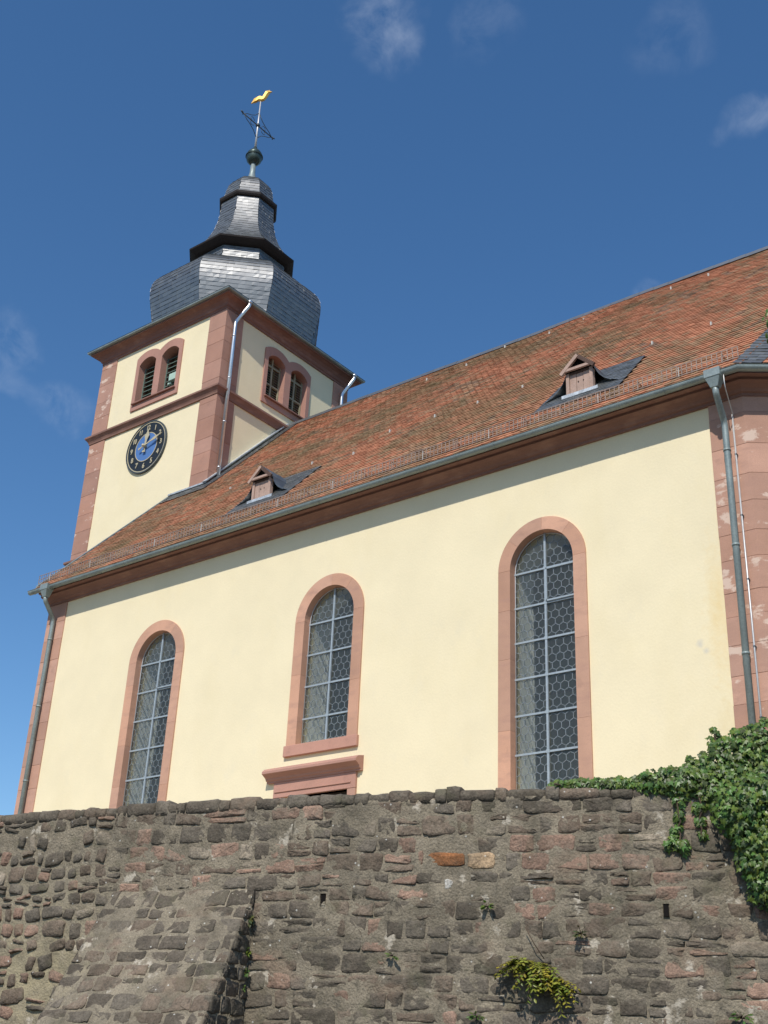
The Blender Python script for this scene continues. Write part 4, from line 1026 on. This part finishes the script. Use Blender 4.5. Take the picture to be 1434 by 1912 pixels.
for (a, b, z0, z1) in todo:
        left = (a+b)/2 < s_z1-.25+.25*noise.noise(Vector((z0*2, 3, 1)))
        mid = (a+b)/2; zm = (z0+z1)/2
        bl, br = butt_s(zm)
        if bl+.06 < mid < br-.02 and zm < bz_t-.10: continue
        if any(a < h1 and b > h0 and z0 < g1 and z1 > g0 for h0, h1, g0, g1 in HO): 
            for h0, h1, g0, g1 in HO:
                if a < h1 and b > h0 and z0 < g1 and z1 > g0:
                    if h0-a > b-h1: b = h0
                    else: a = h1
            if b-a < .05: continue
        # tone by where on the wall the stone sits
        u = rst.random(); band = math.exp(-((zm-3.78-.08*noise.noise(Vector((mid*.5, 0, 4))))/.16)**2)
        px, py = vis_px(wm(mid, zm, 0))
        t = 'dark' if u < .38 else 'grey' if u < .62 else 'brown' if u < .90 else 'pink'
        if rst.random() < band*.62: t = rst.choice(['pink', 'pink', 'brown', 'pale'])
        if mid < s_z1 and zm < 3.35 and rst.random() < .6: t = rst.choice(['pink', 'brown', 'brown', 'pink'])
        if px > 1330 and py > 1690 and rst.random() < .5: t = rst.choice(['pink', 'pale', 'brown'])
        if rst.random() < .02: t = 'pale'
        for e in EXP:
            if e[:4] == (a, b, z0, z1): t = e[4]; left = False
        k = rst.uniform(.8, 1.2); tone = tuple(c*k for c in PAL[t])
        gap = .009 if not left else .012
        if left:
            if rst.random() < .10: continue
            f1, f2 = rst.uniform(.72, 1.04), rst.uniform(.68, 1.04); hw2, hh2 = (b-a)/2*f1, (z1-z0)/2*f2; cz2 = (z0+z1)/2+rst.uniform(-.02, .02); a, b = mid-hw2, mid+hw2; z0, z1 = cz2-hh2, cz2+hh2
        pr = .016 if t in ('orange', 'white', 'buff') else rst.uniform(.002, .014) if not left else rst.uniform(.008, .034)
        q = make_stone(wm, a+gap*rst.uniform(.5, 1.3), b-gap*rst.uniform(.5, 1.3), z0+gap*rst.uniform(.4, 1.0), z1-gap*rst.uniform(.4, 1.0), pr, rst, tone, rst.uniform(.15, .55) if not left else rst.uniform(.4, .8), .004 if not left else .014, rot=rst.uniform(-.05, .05) if not left else rst.uniform(-.28, .28))
        vis = (-20 < px < 1454 and 1440 < py < 1925)
        stones.append((vis, (b-a)*(z1-z0), q))
stones.sort(key=lambda t: (-t[0], -t[1]))
for v, ar, q in stones[:300]: build(q, 'stone', STONE, rw, fixn=False)
build(merge_s := (lambda l: (lambda o: ([o.add(q.v, q.f, q.c[0], True) for _, _, q in l], o)[1])(MB()))(stones[300:]), 'small_stones', STONE, rw, kind='stuff', fixn=False)
# coping stones along the top
s = .5
while s < _cum[-1]-.6:
    near = s_l < s < s_r
    wd = rst.choice([rst.uniform(.10, .2), rst.uniform(.2, .45)]) if near else rst.uniform(.5, .8)
    a, b = s+.001, s+wd-.001; s += wd
    tp = TOP+rst.uniform(-.022, .022)+.035*noise.noise(Vector((s*1.3, 2, 2)))
    t = rst.choice(['dark', 'dark', 'grey', 'grey', 'brown']); k = rst.uniform(.85, 1.2)
    q = MB(); n = 5; ol = []; vs_ = []; fs_ = []
    dprof = [(.008, TOP-.15), (.02+rst.uniform(-.01, .016), TOP-.10), (.022+rst.uniform(-.012, .016), tp-.035), (-.01+rst.uniform(-.012, .012), tp-.008), (-.12, tp+rst.uniform(-.008, .012)), (-.30, tp+rst.uniform(-.02, .01)), (-.55, tp-.04), (-.55, TOP-.16)]
    for f in (0, .08, .35, .65, .92, 1):
        e = 1 if 0 < f < 1 else .0
        for d, zz in dprof:
            j = rst.uniform(-.007, .007)
            vs_.append(wm(a+(b-a)*f, zz-(0 if e else .010 if zz > TOP-.1 else 0)+j*(zz > TOP-.12), d-(0 if e else .010 if d > 0 else 0)+j))
    k8 = len(dprof)
    for i_ in range(5):
        for j in range(k8): fs_.append((i_*k8+j, (i_+1)*k8+j, (i_+1)*k8+(j+1) % k8, i_*k8+(j+1) % k8))
    fs_ += [tuple(range(k8)), tuple(5*k8+j for j in range(k8-1, -1, -1))]
    q.add(vs_, fs_, tuple(c*k for c in PAL[t]), True); build(q, 'coping_stone', STONE, rw)
# drain holes, the shade inside painted on a near-black sheet at the mouth
for h0, h1, g0, g1 in HO:
    q = MB(); P = [(h0, g0), (h1, g0), (h1, g1), (h0, g1)]
    q.add([wm(a, b, .022) for a, b in P]+[wm(a, b, -.05) for a, b in P], [(0, 4, 5, 1), (1, 5, 6, 2), (2, 6, 7, 3), (3, 7, 4, 0), (4, 7, 6, 5)])
    q.add([wm(h0+.004, g0+.004, .012), wm(h1-.004, g0+.004, .012), wm(h1-.004, g1-.004, .012), wm(h0+.004, g1-.004, .012)], [(0, 1, 2, 3)])
    build(q, 'drain_hole', HOLE_SHADE, rw)
# buttress
bt = node('buttress', rw, wm((bs_tl+bs_tr)/2, 0, 0), 'sloping rubble buttress leaning against the wall, its right side in shadow')
q = MB(); vs_ = []; fs_ = []; nb_ = 52; zz = [0, 1.0, 1.9]+[1.9+.03*k for k in range(1, 80) if 1.9+.03*k < bz_t-.02]+[bz_t-.01]
for z_ in zz:
    l, r_ = butt_s(z_); d = butt_d(z_); vs_.append(wm(l+.01, z_, -.1))
    for k in range(nb_+1):
        s_ = l+.01+(r_-.025-l)*k/nb_; vs_.append(wm(s_, z_, d+hz(s_+40, z_)-.001))
    vs_.append(wm(r_-.015, z_, -.1))
w2 = nb_+3
fs_ = [(i*w2+j, i*w2+j+1, (i+1)*w2+j+1, (i+1)*w2+j) for i in range(len(zz)-1) for j in range(w2-1)]+[tuple((len(zz)-1)*w2+j for j in range(w2))]
q.add(vs_, fs_, None, True); build(q, 'buttress_core', MORTAR, bt)
z = .0; rb = random.Random(31); fst = []
while z < bz_t-.05:
    h = rb.uniform(.10, .18) if z > 1.9 else rb.uniform(.22, .3)
    if z+h > bz_t-.06: h = bz_t-z
    l, r_ = butt_s(z+h/2); s = l
    while s < r_-.02:
        wd = rb.uniform(.14, .38)*(1.6 if z < 1.9 else 1)
        if s+wd > r_-.12: wd = r_-s
        k = rb.uniform(.8, 1.2); t = rb.choice(['dark', 'dark', 'grey', 'brown', 'brown'])
        dd = (bz_t-.0)
        mp = lambda a, b, d: wm(a, b, butt_d(b)+d)
        zt = z+h
        q = make_stone(mp, s+.008, s+wd-.008, z+.007+wob(s, 40)*.3, zt-.007+wob(s+wd/2, 41)*.3, rb.uniform(.002, .014), rb, tuple(c*k for c in PAL[t]), rb.uniform(.15, .5), .005, depth=.08)
        build(q, 'stone', STONE, bt, fixn=False); s += wd
    # stones of the shaded right side
    d = butt_d(z+h/2); e = 0.0
    while e < d-.05:
        wd = rb.uniform(.15, .34)
        if e+wd > d-.08: wd = d-e
        k = rb.uniform(.8, 1.2); t = rb.choice(['dark', 'grey', 'brown'])
        mp = lambda a, b, dd: wm(r_-.02+dd, b, a)
        q = make_stone(mp, e+.007, e+wd-.007, z+.006, z+h-.006, rb.uniform(.004, .02), rb, tuple(c*k for c in PAL[t]), .2, .012, depth=.06)
        build(q, 'stone', STONE, bt, fixn=False); e += wd
    z += h

# ------------------------------------------------------------------ PLANTS
rv = random.Random(77)
IVY = [(0, -.1), (.22, -.32), (.5, -.16), (.36, .12), (.52, .42), (.2, .40), (0, 1.0), (-.2, .40), (-.52, .42), (-.36, .12), (-.5, -.16), (-.22, -.32)]
OVAL = [(0, 0), (.2, .2), (.26, .5), (.16, .8), (0, 1.05), (-.16, .8), (-.26, .5), (-.2, .2)]
def leaf(mb, p, tip, nrm, size, shape, tone, fold=.12):
    tip = tip.normalized(); sd2 = tip.cross(nrm)
    if sd2.length < 1e-4: return
    sd2.normalize(); nn = sd2.cross(tip)
    vs = [p+tip*(.25*size)]
    for a, b in shape: vs.append(p+sd2*(a*size)+tip*(b*size)-nn*(abs(a)*fold*2*size)-nn*(max(b, 0)**2*.12*size))
    n = len(shape); mb.add(vs, [(0, 1+i, 1+(i+1) % n) for i in range(n)], tone)
def gtone(r, base=(.055, .105, .022), v=.45):
    k = r.uniform(1-v, 1+v); y = r.uniform(-.25, .35); return (base[0]*k*(1+y), base[1]*k, base[2]*k*(1-y*.4))
# ivy: clumps given along its outline on the wall (u, v, radius px, standing out m, density)
ivy = thing('ivy', 'dark green ivy spilling over the right end of the stone wall', 'ivy', wm(wall_hit(1400, 1500)[0], 0, 0))
mb = MB(); stems = MB()
cl = []
for u, v, rpx, dn in [*[(1032+k*8.5, 1466-k*.28+rv.uniform(-2, 2), rv.uniform(6, 10)+k*.15, 50+k*2) for k in range(20)], (1195, 1464, 15, 150), (1215, 1462, 24, 260), (1245, 1460, 26, 320), (1275, 1462, 30, 380), (1300, 1448, 34, 420), (1330, 1440, 40, 520), (1335, 1478, 36, 460), (1365, 1420, 44, 600), (1372, 1470, 48, 680), (1378, 1520, 44, 620), (1400, 1400, 46, 640), (1410, 1450, 50, 760), (1415, 1510, 52, 800), (1412, 1565, 44, 650), (1425, 1615, 42, 600), (1440, 1660, 38, 480), (1445, 1380, 44, 560), (1460, 1440, 55, 700), (1465, 1500, 55, 700), (1470, 1570, 60, 700), (1480, 1640, 60, 700), (1505, 1450, 60, 420), (1550, 1470, 55, 350), (1530, 1550, 55, 330), (1515, 1640, 50, 300), (1590, 1478, 40, 200),
                     (1268, 1500, 10, 60), (1268, 1525, 9, 50), (1264, 1548, 8, 50), (1260, 1570, 10, 70), (1275, 1582, 12, 90), (1306, 1510, 10, 60), (1308, 1535, 8, 45), (1312, 1560, 7, 40), (1245, 1580, 7, 30),
                     (1333, 1385, 10, 45), (1336, 1365, 7, 26), (1290, 1425, 8, 30), (1372, 1365, 12, 60), (1408, 1356, 10, 50), (1286, 1410, 6, 14), (1312, 1404, 6, 16), (1326, 1372, 5, 10), (1331, 1356, 5, 10), (1232, 1434, 6, 18), (1250, 1432, 6, 18), (1185, 1447, 5, 14), (1352, 1376, 8, 24), (1390, 1358, 7, 22), (1425, 1345, 9, 40), (1365, 1385, 12, 60), (1345, 1400, 12, 60)]:
    s, z = wall_hit(u, v); px_m = 172.0
    rr = rpx/px_m
    thick = min(.34, .05+rr*.9)
    c = wm(s, z, .04 if rr < .1 else .06+rr*.35)
    if z > TOP+.05: c = wm(s, z, -.12)
    elif z > TOP-.1: c = wm(s, z, -.03)
    for k in range(dn):
        d = Vector((rv.gauss(0, 1), rv.gauss(0, 1), rv.gauss(0, 1))).normalized(); rad = rr*(rv.random()**.4)*1.05
        nrm2 = wall_n(s); off = d*rad; p = c+off
        if d.dot(Vector((nrm2.x, nrm2.y, 0))) < -.35: continue
        nn = (d*.55+Vector((nrm2.x, nrm2.y, .35))*.8+Vector((rv.uniform(-.45, .45), rv.uniform(-.45, .45), rv.uniform(-.35, .45)))).normalized()
        tp = Vector((rv.uniform(-.8, .8), rv.uniform(-.8, .8), -.7+rv.uniform(-.5, .6))); tp = tp-nn*tp.dot(nn)
        leaf(mb, p, tp, nn, rv.uniform(.034, .066), IVY, gtone(rv, (.090, .152, .026), .6))
    cl.append(c)
build(mb, 'foliage', LEAF, ivy, kind='stuff', fixn=False)
for (u0, v0), (u1, v1) in (((1300, 1450), (1035, 1468)), ((1440, 1440), (1300, 1450)), ((1440, 1440), (1440, 1700)), ((1268, 1490), (1268, 1585)), ((1306, 1490), (1312, 1570)), ((1400, 1450), (1415, 1600)), ((1345, 1420), (1335, 1362))):
    a = wall_hit(u0, v0); b = wall_hit(u1, v1); pts_ = []
    for k in range(9):
        f = k/8; zz_ = a[1]+(b[1]-a[1])*f; pts_.append(wm(a[0]+(b[0]-a[0])*f+rv.uniform(-.02, .02), zz_+rv.uniform(-.01, .01), (.07 if zz_ < TOP else -.1)))
    stems.tube(pts_, .009, 5)
build(stems, 'stem', BARK, ivy)

def rosette(name, lab, cat_, u, v, nl, size, spread, tone, shape=OVAL, droop=.3, d=.04, group=None):
    s, z = wall_hit(u, v); p0 = wm(s, z, d); t = thing(name, lab, cat_, p0, group); mb = MB(); st = MB(); nn = wall_n(s); nw = Vector((nn.x, nn.y, 0)); sw = Vector((-nn.y, nn.x, 0))
    for k in range(nl):
        an = rv.uniform(-1.5, 1.5); dirv = (nw*rv.uniform(.4, 1)+sw*sin(an)+Vector((0, 0, rv.uniform(-droop, .8)))).normalized()
        e = p0+dirv*rv.uniform(.3, 1)*spread
        st.tube([p0-nw*.03, p0+dirv*spread*.3, e], .0025, 4)
        leaf(mb, e, dirv+Vector((0, 0, -.4)), (nw*.6+Vector((0, 0, .7))+sw*rv.uniform(-.4, .4)).normalized(), size*rv.uniform(.7, 1.25), shape, gtone(rv, tone, .35))
    build(mb, 'leaves', LEAF, t, fixn=False, kind='stuff'); build(st, 'stem', BARK, t, fixn=False)
rosette('wall_weed', 'bright green weed sprouting from the drain hole below the white stones', 'weed', 912, 1694, 16, .05, .06, (.11, .19, .03))
rosette('wall_weed', 'small green weed left of the fern on the stone wall', 'weed', 735, 1786, 14, .045, .07, (.075, .13, .03))
rosette('wall_weed', 'dull olive weed tuft above and right of the fern', 'weed', 1086, 1745, 26, .04, .075, (.085, .10, .035))
rosette('wall_weed', 'green weed at the bottom edge below and left of the fern', 'weed', 891, 1900, 14, .05, .07, (.075, .14, .03))
rosette('wall_weed', 'green weed at the bottom edge near the right corner', 'weed', 1385, 1902, 26, .045, .10, (.08, .14, .03))
def crack(u, v, lab, n_, tone):
    rosette('creeping_weed', lab, 'weed', u, v, n_, .05, .09, tone, IVY, .7)
crack(470, 1715, 'dry olive weed high in the corner beside the buttress', 22, (.08, .10, .035))
crack(463, 1778, 'bright green weed in the corner beside the shaded buttress side', 16, (.12, .20, .03))
crack(458, 1815, 'olive weed cluster below the bright weed beside the buttress', 20, (.10, .14, .03))
crack(452, 1846, 'lowest yellow green weed in the corner beside the buttress', 20, (.13, .18, .035))
# fern-like bush
s, z = wall_hit(1003, 1815); p0 = wm(s, z, .03); fern = thing('fern', 'yellow green feathery fern bush growing out of the wall', 'fern', p0)
mb = MB(); st = MB(); nn = wall_n(s); nw = Vector((nn.x, nn.y, 0)); sw = Vector((-nn.y, nn.x, 0))
FR = [wm(wall_hit(u_, v_)[0], wall_hit(u_, v_)[1], .03) for u_, v_ in ((972, 1800), (998, 1806), (1010, 1812), (1036, 1838))]
for k in range(150):
    p0 = rv.choice(FR); an = rv.uniform(-1, 1); dirv = (nw*rv.uniform(.25, .9)+sw*an*1.25+Vector((0, 0, rv.uniform(-.25, .75)-.15*an))).normalized(); ln = rv.uniform(.10, .29); pts_ = []
    for j in range(8):
        f = j/7; pts_.append(p0+sw*rv.uniform(-.002, .002)+dirv*ln*f+Vector((0, 0, -.30*ln*f*f*1.9)))
    st.tube(pts_, .003, 4); tone = gtone(rv, (.24, .25, .035), .35)
    for j in range(1, 8):
        ax_ = (pts_[j]-pts_[j-1]).normalized()
        for sg_ in (-1, 1):
            sd3 = ax_.cross(Vector((rv.uniform(-.4, .4), rv.uniform(-.4, .4), 1))).normalized()*sg_
            leaf(mb, pts_[j], sd3+ax_*.7+Vector((0, 0, rv.uniform(-.4, .2))), (nw*.4+Vector((rv.uniform(-.4, .4), rv.uniform(-.4, .4), 1))).normalized(), rv.uniform(.035, .055), OVAL, tone)
build(mb, 'fronds', LEAF, fern, fixn=False, kind='stuff'); build(st, 'stem', BARK, fern, fixn=False)
a = wall_hit(983, 1733); b = wall_hit(1018, 1792)
q = MB(); q.tube([wm(a[0], a[1], .07), wm((a[0]+b[0])/2, (a[1]+b[1])/2-.01, .09), wm(b[0], b[1], .06)], .005, 5); build(q, 'dry_stalk', BARK, fern)

# tree at the right whose twig reaches into the picture
tp0 = Vector((-3.55, 14.9, TER)); tree = thing('tree', 'leafy tree whose twig tip shows at the right picture edge', 'tree', tp0)
q = MB(); q.tube([tp0, tp0+Vector((.05, .02, 3)), tp0+Vector((-.03, .05, 6)), tp0+Vector((.02, 0, 8.6))], [.10, .08, .05, .015], 9)
tips = []
for k in range(46):
    z_ = rv.uniform(2.6, 8.4); an = rv.uniform(0, 2*pi); ln = rv.uniform(.4, .85)*(1.1-abs(z_-5.5)/6)
    b0 = tp0+Vector((0, .02, z_)); b1 = b0+Vector((cos(an)*ln, sin(an)*ln, ln*.5)); q.tube([b0, (b0+b1)/2+Vector((0, 0, .04)), b1], [.03, .02, .008], 5); tips.append((b1, .33))
tw = at_y(1428, 600, 14.7); b0 = tp0+Vector((0, 0, 7.0)); q.tube([b0, (b0+tw)/2+Vector((0, 0, .2)), tw+Vector((.12, 0, .12))], [.03, .02, .006], 5)
build(q, 'trunk', BARK, tree)
mb = MB()
for c, rr in tips:
    for k in range(190):
        d = Vector((rv.gauss(0, 1), rv.gauss(0, 1), rv.gauss(0, 1))).normalized()*rr*rv.random()**.5
        leaf(mb, c+d, Vector((rv.uniform(-1, 1), rv.uniform(-1, 1), -.6)), Vector((rv.uniform(-.6, .6), rv.uniform(-1, .3), rv.uniform(.2, 1))).normalized(), rv.uniform(.05, .085), OVAL, gtone(rv, (.07, .12, .025)))
for k in range(34):
    c = tw+Vector((rv.uniform(0, .14), rv.uniform(-.1, .1), rv.uniform(-.26, .20)))
    leaf(mb, c, Vector((rv.uniform(-.6, .3), rv.uniform(-.5, .5), -.9)), Vector((rv.uniform(-.3, .6), rv.uniform(-1, -.3), rv.uniform(0, .7))).normalized(), rv.uniform(.06, .09), OVAL, gtone(rv, (.10, .16, .03)))
build(mb, 'crown', LEAF, tree, fixn=False, kind='stuff')
